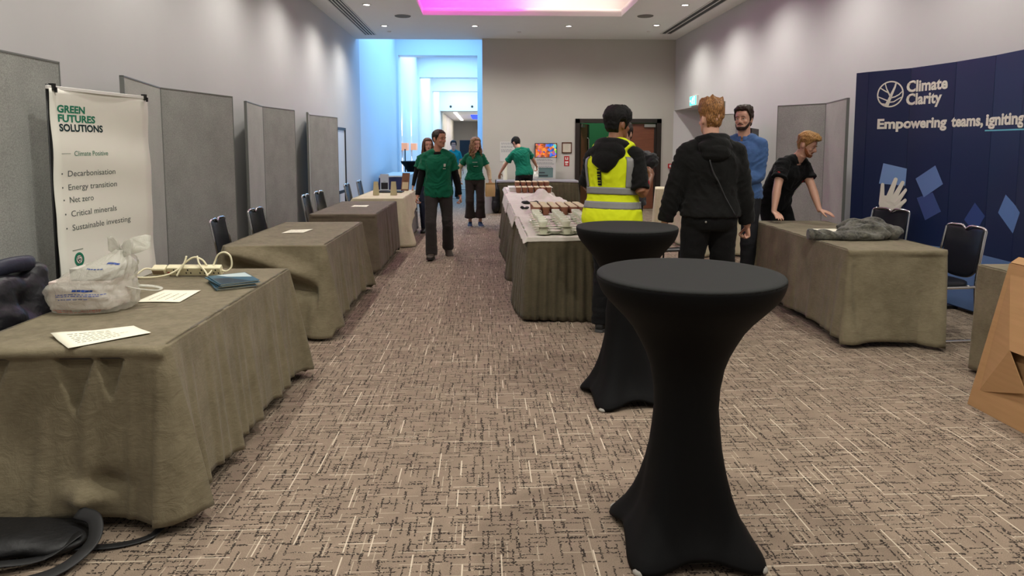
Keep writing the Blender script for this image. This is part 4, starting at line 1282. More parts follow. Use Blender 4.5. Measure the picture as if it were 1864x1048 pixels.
b = MB(); b.b2((-.42, -.21, .066), (.36, .33, .070)); b.build('tray_lip', M['white_plastic'], t)
# crumpled white cloth, napkins and black cloths
t = thing('folded_cloth', 'crumpled white cloth heaped on the catering row', 'cloth', (.86, 9.9, ZT + .004))
b = MB(); G = []
for i in range(41):
    row = []
    for j in range(31):
        u, v = i / 40 - .5, j / 30 - .5
        h_ = .15 * exp(-((u + .05) / .22) ** 2 - ((v - .1) / .26) ** 2) + .03 * abs(noise.noise(V((u * 5, v * 5, 3)))) + .012 * noise.noise(V((u * 12, v * 12, 1)))
        e_ = max(abs(u), abs(v)) * 2
        row.append((u * .62 * (1 + .15 * noise.noise(V((v * 3, 0, 1)))), v * 1.1, max(.001, h_ * (1 - ss(.8, 1, e_)) + .002)))
    G.append(row)
b.grid(G); o = b.build('cloth_heap', M['white_cloth'], t, smooth=True); md = o.modifiers.new('s', 'SOLIDIFY'); md.thickness = .004; md.offset = 1
BKC = mat('black_cloth', rgb(20, 20, 20), .8)
for lab, x_, y_, sx, sy in (('small black cloth lying beside the white cloth heap', .62, 9.32, .20, .10), ('black clip lying left of the near brown cups', .50, 8.52, .09, .05)):
    b = MB()
    b.ell((0, 0, .010), (sx * .6, sy * .7, .012)); b.ell((sx * .35, .03, .012), (sx * .4, sy * .5, .016), Matrix.Rotation(.6, 3, 'Z')); b.ell((-sx * .3, -.02, .016), (sx * .35, sy * .5, .02), Matrix.Rotation(-.5, 3, 'Z'))
    o = remesh(b, 'black_cloth', BKC, None, .008, 3); o.location = (x_, y_, ZT + .004)
    displace(o, lambda c_, n_: .014 * noise.noise(c_ * 22)); tag(o, lab, 'cloth')

# ------------------------------------------------------------------ back wall things
t = thing('television', 'small wall mounted television showing a bright colourful picture', 'television', (1.47, BACK, 1.435))
b = MB(); b.b2((-.27, -.07, -.178), (.27, -.03, .178)); b.build('casing', M['black'], t, bevel=.006)
b = MB(); b.b2((-.1, -.03, -.1), (.1, 0, .1)); b.build('bracket', M['dark_metal'], t)
q = NT('screen_picture')
co = q.coord('Generated')
mp = q.n('ShaderNodeMapping', ins={'Vector': co, 'Scale': (4.2, 1.0, 3.0)})
vo = q.n('ShaderNodeTexVoronoi', ins={'Vector': mp.outputs[0], 'Scale': 1.7})
hs = q.n('ShaderNodeSeparateColor', ins={0: vo.outputs['Color']})
sx_ = q.n('ShaderNodeSeparateXYZ', ins={0: co})
cr = q.n('ShaderNodeValToRGB', ins={0: q.math('ADD', q.math('MULTIPLY', hs.outputs[0], .55), q.math('MULTIPLY', sx_.outputs[0], .45))})
el = cr.color_ramp.elements
el[0].position = .05; el[0].color = rgb(120, 110, 170); el[1].position = .95; el[1].color = rgb(120, 200, 70)
for p_, c_ in ((.18, (250, 120, 40)), (.3, (120, 50, 30)), (.42, (255, 150, 50)), (.52, (210, 60, 30)), (.62, (30, 120, 230)), (.72, (20, 40, 120)), (.82, (250, 200, 40)), (.88, (60, 200, 220))):
    e_ = el.new(p_); e_.color = rgb(*c_)
q.link(cr.outputs[0], q.p.inputs['Emission Color']); q.p.inputs['Emission Strength'].default_value = 1.1; q.p.inputs['Base Color'].default_value = (.02, .02, .02, 1)
b = MB(); b.b2((-.252, -.0715, -.158), (.252, -.070, .160)); b.build('screen', q.m, t)
t = thing('picture_frame', 'brown framed certificate on the back wall right of the television', 'picture frame', (1.98, BACK, 1.505))
b = MB(); b.b2((-.12, -.025, -.13), (-.10, 0, .13)); b.b2((.10, -.025, -.13), (.12, 0, .13)); b.b2((-.12, -.025, .11), (.12, 0, .13)); b.b2((-.12, -.025, -.13), (.12, 0, -.11)); b.build('frame', ink('frame_brown', 92, 52, 36, .4), t)
b = MB(); b.b2((-.105, -.012, -.115), (.105, -.002, .115)); b.build('certificate', ink('certificate_paper', 200, 192, 176), t)
b = MB()
for k in range(6): b.b2((-.05, -.0135, .07 - k * .022), (.05 - .012 * (k % 3), -.012, .073 - k * .022))
b.build('print', M['ink'], t)
t = thing('fire_sign', 'red and white fire notice below the framed certificate', 'sign', (1.98, BACK, 1.18))
b = MB(); b.b2((-.062, -.006, -.12), (.062, 0, .12)); b.build('sign_plate', ink('sign_red', 176, 34, 40, .4), t)
b = MB()
b.b2((-.035, -.0075, .045), (-.012, -.006, .095)); b.b2((.012, -.0075, .045), (.035, -.006, .095)); b.b2((-.035, -.0075, .03), (.035, -.006, .045))
b.b2((-.04, -.0075, -.05), (.04, -.006, -.005)); b.b2((-.035, -.0075, -.10), (.035, -.006, -.085)); b.b2((-.035, -.0075, -.075), (.02, -.006, -.063))
b.build('sign_print', ink('sign_white', 226, 220, 214), t)
t = thing('call_point', 'small red fire alarm call point right of the double door', 'call point', (4.52, BACK, 1.06))
b = MB(); b.b2((-.055, -.05, -.055), (.055, 0, .055)); b.build('box', ink('sign_red', 176, 34, 40, .4), t, bevel=.006)
b = MB(); b.b2((-.03, -.052, -.03), (.03, -.05, .03)); b.build('glass', ink('sign_white', 226, 220, 214), t)
t = thing('exit_sign', 'glowing green running man exit sign above the recess on right wall', 'exit sign', (WR, 14.78, 2.53))
b = MB(); b.b2((-.05, -.24, -.11), (0, .24, .11)); b.build('casing', M['white_plastic'], t, bevel=.005)
b = MB(); b.b2((-.052, -.225, -.095), (-.050, .225, .095)); b.build('lit_panel', emission('exit_green', (.06, .85, .62, 1), 2.6), t)
b = MB()
XF = lambda u, v: (-.0535, -u, v)
put_disc(b, (-.02, .055), .0005, .016, XF, 12); put_strip(b, [(-.03, .04), (-.045, -.005)], [.03, .026], XF); put_strip(b, [(-.045, -.005), (-.015, -.03), (-.03, -.07)], .016, XF); put_strip(b, [(-.045, -.005), (-.07, -.04), (-.10, -.045)], .016, XF); put_strip(b, [(-.03, .03), (.0, .015), (.02, .025)], .012, XF); put_strip(b, [(-.035, .03), (-.07, .02), (-.075, -.005)], .012, XF)
put_strip(b, [(.06, -.08), (.06, .08)], .008, XF); put_strip(b, [(.06, .08), (.13, .08)], .008, XF); put_strip(b, [(.13, .08), (.13, -.08)], .008, XF); put_strip(b, [(-.2, 0), (-.13, 0)], .014, XF); put_poly(b, [(-.215, 0), (-.18, .03), (-.18, -.03)], XF)
b.build('running_man', emission('exit_white', (.9, 1, .98, 1), 5.0), t)

def poster(label, x, z, w_, h_, y, tiltdeg, seed, block=None):
    t = thing('poster', label, 'poster', (x, y, z))
    T_ = Matrix.Rotation(radians(-tiltdeg), 3, 'X')
    b = MB(); b.box(T_ @ V((0, 0, h_ / 2)), (w_, .005, h_), T_); b.build('sheet', ink('poster_paper', 206, 204, 200), t)
    r = random.Random(seed)
    b = MB()
    for k in range(9):
        v = h_ * (.93 - k * .055)
        if k in (2, 5): continue
        u = -w_ * .42
        end = w_ * r.uniform(.15, .42)
        while u < end:
            l = r.uniform(.02, .06)
            b.box(T_ @ V((u + l / 2, -.0035, v)), (l, .001, .014), T_); u += l + .012
    b.build('print', ink('poster_grey', 150, 152, 156), t)
    if block:
        b = MB(); b.box(T_ @ V((-.02, -.0035, h_ * .3)), (w_ * .82, .001, h_ * .46), T_); b.build('artwork', ink('poster_teal', 112, 138, 136), t)
        b = MB(); b.box(T_ @ V((-.06, -.005, h_ * .16)), (w_ * .5, .001, h_ * .08), T_); b.box(T_ @ V((-.10, -.005, h_ * .30)), (w_ * .35, .001, h_ * .06), T_); b.build('artwork', ink('poster_dark', 66, 74, 76), t)
    return t
poster('large white text poster fixed to the back wall behind the bending person', .54, 1.17, .36, .48, BACK - .004, 0, 4)
poster('white and teal poster leaning on the wall below the television', 1.45, ZT + .006, .50, .52, BACK - .11, -9, 7, True)
t = thing('paper_roll', 'upright white paper roll left of the bending person', 'paper roll', (.47, 15.95, ZT + .003))
b = MB(); b.lathe([(.05, 0), (.05, .42), (.042, .42), (.042, .01)], 20); b.build('outer_sheet', M['paper'], t, smooth=True, angle=40)
b = MB(); b.lathe([(.03, 0), (.03, .43), (.024, .43), (.024, .01)], 16); tag(b.build('inner_core', ink('card_core', 196, 172, 136), t, smooth=True, angle=40), 'brown card core')
t = thing('white_bag', 'white bag on the wall table under the bending person\'s right hand', 'bag', (1.17, 15.85, ZT + .003))
b = MB(); b.ell((0, 0, .10), (.085, .06, .10)); b.ell((.03, 0, .20), (.06, .04, .12)); o = remesh(b, 'bag_body', M['white_plastic'], t, .01, 4); displace(o, lambda c_, n_: .012 * noise.noise(c_ * 16) if c_.z > .02 else 0)
b = MB(); b.tube(spline([(.0, 0, .28), (.0, 0, .34), (.05, 0, .36), (.08, 0, .30)], 4), .007, 8); b.build('handle', M['white_plastic'], t, smooth=True)
t = thing('waste_bin', 'pale bin with a dark liner beside the wall table', 'bin', (.06, 15.55, 0))
b = MB(); b.lathe([(0, 0), (.15, 0), (.17, .60), (.165, .60), (.148, .02), (0, .02)], 28); b.build('bin_body', ink('bin_grey', 176, 176, 180, .5), t, smooth=True, angle=50)
t = thing('dark_holdall', 'dark navy holdall standing between the bin and wall table', 'bag', (.24, 15.5, 0))
b = MB(); b.ell((0, 0, .36), (.10, .16, .36)); b.ell((0, 0, .2), (.11, .18, .2)); o = remesh(b, 'bag_body', JM, t, .014, 4); displace(o, lambda c_, n_: .012 * noise.noise(c_ * 9) if c_.z > .02 else 0)
b = MB(); b.tube(spline([(0, -.08, .68), (0, -.06, .76), (0, .06, .76), (0, .08, .68)], 4), .011, 8); b.build('handle', M['black'], t, smooth=True)

# ------------------------------------------------------------------ right side
# jumper lying on the table
t = thing('knitted_jumper', 'dark grey mottled knitted jumper crumpled on the right table', 'jumper', (3.15, 5.62, ZT + .003))
KN = NT('mottled_knit')
kc = KN.coord()
k1 = KN.n('ShaderNodeTexNoise', ins={'Vector': kc, 'Scale': 45.0, 'Detail': 4.0, 'Roughness': .7}); k2 = KN.n('ShaderNodeTexNoise', ins={'Vector': kc, 'Scale': 9.0, 'Detail': 3.0})
kf = KN.n('ShaderNodeMapRange', ins={'Value': KN.math('ADD', KN.math('MULTIPLY', k1.outputs[0], .6), KN.math('MULTIPLY', k2.outputs[0], .4)), 'From Min': .38, 'From Max': .62}).outputs[0]
KN.link(KN.mix(kf, rgb(38, 37, 34), rgb(104, 102, 91)), KN.p.inputs['Base Color']); KN.p.inputs['Roughness'].default_value = .95; KN.p.inputs['Sheen Weight'].default_value = .3
KN.bump(k1.outputs[0], .5, .008)
b = MB()
b.tube(spline([(-.36, .0, .042), (-.24, -.02, .038), (-.10, -.05, .036), (.06, -.08, .036), (.2, -.08, .04)], 6), [.046] * 12 + [.044] * 13, 14, flat=.85)
b.ell((.18, .12, .05), (.22, .24, .05)); b.ell((.22, .20, .085), (.17, .16, .06)); b.ell((.34, .04, .055), (.11, .13, .055)); b.ell((.1, .02, .05), (.16, .12, .045)); b.ell((.33, .22, .08), (.09, .10, .05))
b.tube(spline([(-.06, .12, .03), (.05, .02, .075), (.18, -.02, .09), (.32, -.02, .07), (.40, .06, .05)], 6), [.032] * 25, 12)
b.tube(spline([(.02, .30, .05), (.14, .28, .11), (.28, .24, .125), (.38, .14, .09), (.42, .02, .05)], 6), [.035] * 25, 12)
o = remesh(b, 'knitted_body', KN.m, t, .009, 3)
displace(o, lambda c_, n_: (.016 * noise.noise(c_ * 11) + .012 * sin(26 * c_.x + 18 * c_.y + 6 * noise.noise(c_ * 7))) if c_.z > .012 else 0)
b = MB(); b.lathe([(.036, 0), (.048, .004), (.050, .03), (.046, .045), (.030, .045), (.030, .006)], 18, (0, 0, 0), 'x'); o = b.build('cuff', KN.m, t, smooth=True); o.location = (-.40, .0, .045); o.rotation_euler = (0, 0, radians(-6))

# flattened cardboard cartons leaning against the table
CARD = NT('brown_cardboard')
cc_ = CARD.coord()
c1_ = CARD.n('ShaderNodeTexNoise', ins={'Vector': CARD.n('ShaderNodeMapping', ins={'Vector': cc_, 'Scale': (1, 1, 14)}).outputs[0], 'Scale': 3.0, 'Detail': 5.0})
CARD.link(CARD.mix(c1_.outputs[0], rgb(158, 120, 78), rgb(180, 140, 96)), CARD.p.inputs['Base Color']); CARD.p.inputs['Roughness'].default_value = .75; CARD.bump(c1_.outputs[0], .1, .004)
def slabp(pts, th):
    """closed panel from a quad/polygon and a thickness along its normal"""
    P = [V(p) for p in pts]
    n_ = (P[1] - P[0]).cross(P[-1] - P[0]).normalized() * th
    b = MB(); b.loft([P, [p + n_ for p in P]]); return b
t = thing('cardboard_carton', 'flattened brown carton leaning nearest the camera, flap hanging open', 'cardboard', (2.9, 3.0, 0))
slabp([(0, .82, 0), (0, -.55, 0), (.12, -.45, .87), (.12, .72, .87)], .012).build('carton_panel', CARD.m, t)
slabp([(.118, .725, .87), (.118, -.45, .87), (-.015, -.5, .42), (-.02, .52, .42)], .007).build('flap', CARD.m, t)
slabp([(.115, .722, .86), (-.02, .52, .42), (-.012, .40, .22), (.005, .76, .10)], .005).build('side_flap', CARD.m, t)
slabp([(.12, .72, .87), (.12, -.45, .87), (.15, -.45, .905), (.15, .70, .905)], .008).build('top_flap', CARD.m, t)
t = thing('cardboard_carton', 'flattened brown carton behind the nearest one, its top edge showing above', 'cardboard', (3.06, 3.0, 0))
slabp([(.10, .74, 0), (.10, -.55, 0), (.13, -.5, .955), (.13, .70, .955)], .02).build('carton_panel', CARD.m, t)
slabp([(.128, .70, .90), (.128, -.5, .90), (.10, -.5, .95), (.10, .70, .95)], .006).build('top_flap', CARD.m, t)

# screen on a stand behind the man in blue
t = thing('display_screen', 'black flat screen on a stand behind the man in blue shirt', 'screen', (3.98, 9.95, 0), radians(60))
b = MB(); b.b2((-.36, -.03, 1.38), (.36, .02, 1.80)); b.build('casing', M['black'], t, bevel=.006)
b = MB(); b.tube([(0, 0, .02), (0, 0, 1.45)], .025, 12); b.build('pole', M['black'], t, smooth=True)
b = MB(); b.b2((-.28, -.2, 0), (.28, .2, .02)); b.build('base', M['black'], t, bevel=.006)
# low black folding frame (trolley) by the near cocktail table
t = thing('folding_crate', 'small open black frame on the carpet behind the cocktail tables', 'crate', (2.33, 8.3, 0), radians(12))
b = MB()
for sx in (-1, 1): b.tube([(sx * .16, -.1, 0), (sx * .16, -.1, .26), (sx * .16, .1, .26), (sx * .16, .1, 0)], .012, 8)
b.build('side_frame', M['dark_metal'], t, smooth=True, angle=40)
b = MB(); b.tube([(-.16, -.1, .25), (.16, -.1, .25)], .012, 8); b.tube([(-.16, .1, .25), (.16, .1, .25)], .012, 8); b.build('cross_bar', M['dark_metal'], t, smooth=True)
b = MB(); b.b2((-.15, -.09, .24), (.15, .09, .25)); b.build('tray_top', M['black'], t)

# corridor wall lamps and a stand
SC_ = None
for i, (yy, lab) in enumerate(((25.4, 'copper wall lamp with up and down beams, left one in the corridor'), (28.6, 'copper wall lamp with up and down beams, second one in the corridor'))):
    if SC_ is None:
        SC_ = thing('wall_lamp', lab, 'wall lamp', (WL, yy, 1.52), 0, 'copper lamps on the corridor wall')
        b = MB(); b.b2((0, -.28, -.14), (.22, .28, .14)); tag(b.build('lamp_shade', mat('copper_shade', rgb(226, 150, 110), .35, .2, emit=(1.0, .45, .25, 1), estr=.5), SC_, bevel=.01), 'copper shade')
        b = MB(); b.b2((0, -.1, -.1), (.03, .1, .1)); b.build('bracket', M['dark_metal'], SC_)
    else: copy_tree(SC_, (WL, yy, 1.52), 0, lab)
    for sg in (1, -1):
        l = bpy.data.lights.new('wall_lamp_beam', 'SPOT'); l.energy = 160; l.spot_size = radians(50); l.spot_blend = .7; l.shadow_soft_size = .03; l.color = (1, .85, .72)
        o = bpy.data.objects.new('wall_lamp_beam', l); o.location = (WL + .11, yy, 1.52 + sg * .17); o.rotation_euler = (pi if sg > 0 else 0, 0, 0); COL.objects.link(o)
t = thing('floor_stand', 'thin dark stand under the copper wall lamp', 'stand', (-2.72, 23.2, 0))
b = MB(); b.tube([(0, 0, .02), (0, 0, 1.45)], .022, 10); b.build('pole', M['dark_metal'], t, smooth=True)
b = MB(); b.lathe([(0, 0), (.16, 0), (.16, .015), (.03, .03), (0, .03)], 24); b.build('base', M['dark_metal'], t, smooth=True, angle=40)
t = thing('display_screen', 'dark screen on a stand far down the corridor behind the teal shirt', 'screen', (-.55, 24.2, 0))
b = MB(); b.b2((-.35, -.04, 1.1), (.35, .0, 1.75)); b.build('casing', M['black'], t)
b = MB(); b.tube([(0, 0, .02), (0, 0, 1.2)], .03, 10); b.build('pole', M['black'], t, smooth=True)
b = MB(); b.b2((-.3, -.2, 0), (.3, .2, .02)); b.build('base', M['black'], t)
# ================================================================== people
def mat3(r, f, u): return Matrix((r, f, u)).transposed()

def ik(a, b, l1, l2, pole):
    d = b - a
    D = min(d.length, (l1 + l2) * .998)
    d = d.normalized()
    x = (l1 * l1 - l2 * l2 + D * D) / (2 * D)
    h = sqrt(max(0, l1 * l1 - x * x))
    p = V(pole) - d * V(pole).dot(d)
    p.normalize()
    return a + d * x + p * h, a + d * D

HEADT = [  # t, half width, y front, y back
    (0.00, .020, .080, .034), (.03, .034, .090, .012), (.08, .044, .094, -.012), (.15, .054, .095, -.040), (.25, .062, .092, -.064), (.35, .068, .091, -.080),
    (.45, .072, .090, -.090), (.55, .074, .091, -.097), (.62, .075, .095, -.100), (.70, .076, .094, -.101), (.78, .073, .087, -.097), (.86, .064, .070, -.084), (.92, .050, .050, -.064), (.965, .033, .026, -.040), (.99, .017, .006, -.018)]

class Fig:
    def __init__(s, h=1.78, fem=False, pelvis=(0, 0, .95), lean=0, side=0, twist=0, head=(0, 0, 0), legs=None, arms=None, build=1.0):
        s.k = h / 1.78
        s.fem = fem; s.lean = lean; s.side = side; s.twist = twist; s.bd = build
        k = s.k
        s.pel = V(pelvis) * k
        # spine integrated upwards
        s.sp = {}
        p = s.pel.copy(); n = 60
        u, r, f = s.frame(0)
        s.tab = [(0, p.copy())]
        for i in range(1, n + 1):
            t = .66 * i / n
            u, r, f = s.frame(t)
            p = p + u * (.66 / n * k)
            s.tab.append((t, p.copy()))
        yaw, pit, rol = [radians(a) for a in head]
        fh = V((sin(yaw), cos(yaw), 0)); rh = V((cos(yaw), -sin(yaw), 0)); uh = V((0, 0, 1))
        fh, uh = fh * cos(pit) - uh * sin(pit), uh * cos(pit) + fh * sin(pit)
        rh, uh = rh * cos(rol) - uh * sin(rol), uh * cos(rol) + rh * sin(rol)
        s.fh, s.uh, s.rh = fh, uh, rh
        s.hs = k ** .5 * (0.965 if fem else 1.0)
        s.ho = s.S(.575) + uh * .012 * k + fh * .012
        sw = (.150 if fem else .166) * k * (.4 + .6 * build)
        u, r, f = s.frame(.46)
        s.sh = {}
        for q, sg in (('R', 1), ('L', -1)):
            s.sh[q] = s.S(.447) + r * sg * sw - f * .012
        s.arm = {}; s.leg = {}; s.foot = {}; s.hand = {}
        arms = arms or {}
        for q, sg in (('R', 1), ('L', -1)):
            a = arms.get(q, {})
            wr = V(a.get('wrist', (sg * .285, .03, .86))) * k
            pole = a.get('pole', (sg * .35, -1, 0))
            el, wr = ik(s.sh[q], wr, .295 * k, .255 * k, pole)
            s.arm[q] = (s.sh[q], el, wr)
            fd = (wr - el).normalized()
            hd = V(a.get('hand', fd + V((0, .12, 0)))).normalized()
            pn = V(a.get('palm', (-sg, .0, 0)))
            pn = (pn - hd * pn.dot(hd)).normalized()
            s.hand[q] = (wr, hd, pn, a.get('curl', 22), sg)
        legs = legs or {}
        for q, sg in (('R', 1), ('L', -1)):
            l = legs.get(q, {})
            u, r, f = s.frame(0)
            hip = s.pel + r * sg * (.092 if not fem else .095) * k - u * .03 * k
            an = V(l.get('ankle', (sg * .11, -.02, .085))) * k
            kn, an = ik(hip, an, .435 * k, .425 * k, l.get('pole', (sg * .12, 1, 0)))
            s.leg[q] = (hip, kn, an)
            s.foot[q] = (an, radians(l.get('yaw', sg * 8)), radians(l.get('pitch', 0)))
    def frame(s, t):
        a = ss(-.08, .36, t)
        yaw = radians(s.twist) * ss(0, .4, t)
        fw = V((sin(yaw), cos(yaw), 0)); r = V((cos(yaw), -sin(yaw), 0)); z = V((0, 0, 1))
        L = radians(s.lean) * (0.35 + .65 * a)
        u = z * cos(L) + fw * sin(L); f = fw * cos(L) - z * sin(L)
        S = radians(s.side) * (0.2 + .8 * a)
        u, r = u * cos(S) + r * sin(S), r * cos(S) - u * sin(S)
        return u, r, f
    def S(s, t):
        if t <= 0:
            return s.pel + s.frame(0)[0] * t * s.k
        i = min(59, int(t / .66 * 60))
        a, b = s.tab[i], s.tab[i + 1]
        return a[1].lerp(b[1], (t - a[0]) / (b[0] - a[0]))
    TOR = [(-.13, .125, .095, .0), (-.10, .150, .108, -.006), (-.05, .166, .118, -.012), (0, .170, .118, -.010), (.07, .160, .110, -.002), (.14, .148, .103, .004), (.22, .150, .108, .006), (.30, .162, .116, .006), (.37, .170, .116, .0), (.42, .166, .104, -.006), (.455, .140, .088, -.014), (.485, .096, .074, -.018), (.515, .070, .066, -.016), (.55, .058, .060, -.006), (.60, .056, .060, .004)]
    TORF = [(-.13, .125, .098, .0), (-.10, .155, .112, -.008), (-.05, .176, .122, -.014), (0, .174, .118, -.010), (.07, .152, .104, .0), (.14, .130, .094, .004), (.22, .136, .102, .008), (.30, .148, .122, .016), (.37, .150, .112, .006), (.42, .148, .096, -.004), (.455, .124, .080, -.012), (.485, .084, .066, -.016), (.515, .060, .056, -.014), (.55, .050, .052, -.006), (.60, .049, .052, .004)]
    def torso(s, t, a, inf=0.0, sq=2.4):
        rx, ry, oy = interp(s.TORF if s.fem else s.TOR, t)
        b = s.bd if t < .44 else 1 + (s.bd - 1) * .4
        rx, ry = rx * s.k * b + inf, ry * s.k * b + inf
        u, r, f = s.frame(t)
        c, sn = cos(a), sin(a)
        e = 2 / sq
        x = rx * abs(c) ** e * (1 if c > 0 else -1); y = ry * abs(sn) ** e * (1 if sn > 0 else -1)
        return s.S(t) + r * x + f * (y + oy * s.k)
    def ring(s, t, inf=0, n=36): return [s.torso(t, 2 * pi * j / n, inf) for j in range(n)]
    def headp(s, t, phi, inf=0.0):
        w_, yf, yb = interp(HEADT, t)
        k = s.hs
        yc, d_ = (yf + yb) / 2, (yf - yb) / 2
        c, sn = cos(phi), sin(phi)
        x = w_ * abs(sn) ** .9 * (1 if sn > 0 else -1); y = d_ * abs(c) ** .9 * (1 if c > 0 else -1)
        l = V((x, y)).length + 1e-6
        x += x / l * inf; y += y / l * inf
        z = t * .235 + inf * ss(.72, 1.0, t)
        return s.ho + (s.rh * x + s.fh * (yc + y) + s.uh * z) * k
    def hl(s, x, y, z): return s.ho + (s.rh * x + s.fh * y + s.uh * z) * s.hs

def limb(b, pts, n=14):
    b.tube([p for p, r in pts], [r for p, r in pts], n)
    for p, r in (pts[0], pts[-1]): b.ell(p, (r * .98,) * 3, n=12, k=8)

def along(a, b, f): return a.lerp(b, f)

def arm_pts(F, q, inf=0.0, f0=0.0, f1=2.0, cuff=0.0):
    """tapered arm from f0 to f1 (0 shoulder, 1 elbow, 2 wrist)"""
    A, B, C = F.arm[q]
    k = F.k * (0.88 if F.fem else 1.0) * (.4 + .6 * F.bd)
    tab = [(0, .050), (.15, .052), (.45, .049), (.8, .043), (1.0, .041), (1.2, .043), (1.5, .037), (1.85, .028), (2.0, .027)]
    out = []
    N = 15
    for i in range(N + 1):
        f = f0 + (f1 - f0) * i / N
        p = along(A, B, f) if f <= 1 else along(B, C, f - 1)
        out.append((p, interp(tab, f)[0] * k + inf + cuff * ss(.7, 1, i / N)))
    return out

def leg_pts(F, q, inf=0.0, f0=0.0, f1=2.0, hem=0.0, straight=0.0):
    A, B, C = F.leg[q]
    k = F.k * (.5 + .5 * F.bd)
    tab = [(0, .088), (.3, .083), (.7, .067), (1.0, .056), (1.15, .056), (1.35, .057), (1.6, .047), (1.85, .038), (2.0, .038)]
    out = []
    for i in range(17):
        f = f0 + (f1 - f0) * i / 16
        p = along(A, B, f) if f <= 1 else along(B, C, f - 1)
        r = interp(tab, f)[0] * k
        r = r + (max(r, .068 * k) - r) * straight + inf + hem * ss(1.2, 2, f)
        out.append((p, r))
    return out

def trap(b, F, q, inf, f1=1.0):
    """sloping shoulder from the neck to the joint"""
    k = F.k * (.9 if F.fem else 1)
    a = F.S(.515) - F.frame(.5)[2] * .018 * k; c = F.sh[q]
    p = [along(a, c, f * f1) + F.frame(.48)[0] * (.012 * k * sin(f * pi)) for f in (0, .25, .5, .75, 1)]
    b.tube(p, [(.046 + .006 * f) * k + inf for f in (0, .2, .4, .4, .35)], 14)

def hand_geo(b, F, q):
    wr, d, n, curl, sg = F.hand[q]
    k = F.k * (.9 if F.fem else 1.0)
    s_ = d.cross(n) if sg > 0 else n.cross(d)
    s_.normalize()
    b.tube([wr - d * .01, wr + d * .03 * k, wr + d * .06 * k, wr + d * .088 * k], [(.022 * k, .017 * k), (.034 * k, .016 * k), (.041 * k, .015 * k), (.040 * k, .013 * k)], 14, up=n)
    b.ell(wr + d * .088 * k, (.012 * k,) * 3)
    for i, (off, ln) in enumerate(((.033, .074), (.011, .084), (-.011, .078), (-.032, .060))):
        p = wr + d * .082 * k + s_ * off * k
        ang = 0; pts = [p - d * .02, p]; rr = [.0092 * k, .0092 * k]
        dirn = d + s_ * off * 1.4
        for j, fr in enumerate((.45, .30, .25)):
            ang += radians(curl * (1, 1.15, .8)[j] * (1 + .12 * i))
            dd = (dirn * cos(ang) + n * sin(ang)).normalized()
            p = p + dd * ln * fr * k
            pts.append(p); rr.append((.0088, .008, .0068)[j] * k)
        b.tube(pts, rr, 10); b.ell(pts[-1], (.0068 * k,) * 3, n=10, k=6)
    p = wr + d * .028 * k + s_ * .028 * k
    pts = [p - s_ * .012 * k, p]; rr = [.013 * k, .0125 * k]
    for dv, ln, r_ in ((s_ * .75 + d * .75 + n * .25, .036, .011), (s_ * .4 + d * .9 + n * (.3 + curl / 90), .030, .0098), (s_ * .1 + d * .95 + n * (.35 + curl / 70), .026, .008)):
        p = p + dv.normalized() * ln * k; pts.append(p); rr.append(r_ * k)
    b.tube(pts, rr, 10); b.ell(pts[-1], (.008 * k,) * 3, n=10, k=6)

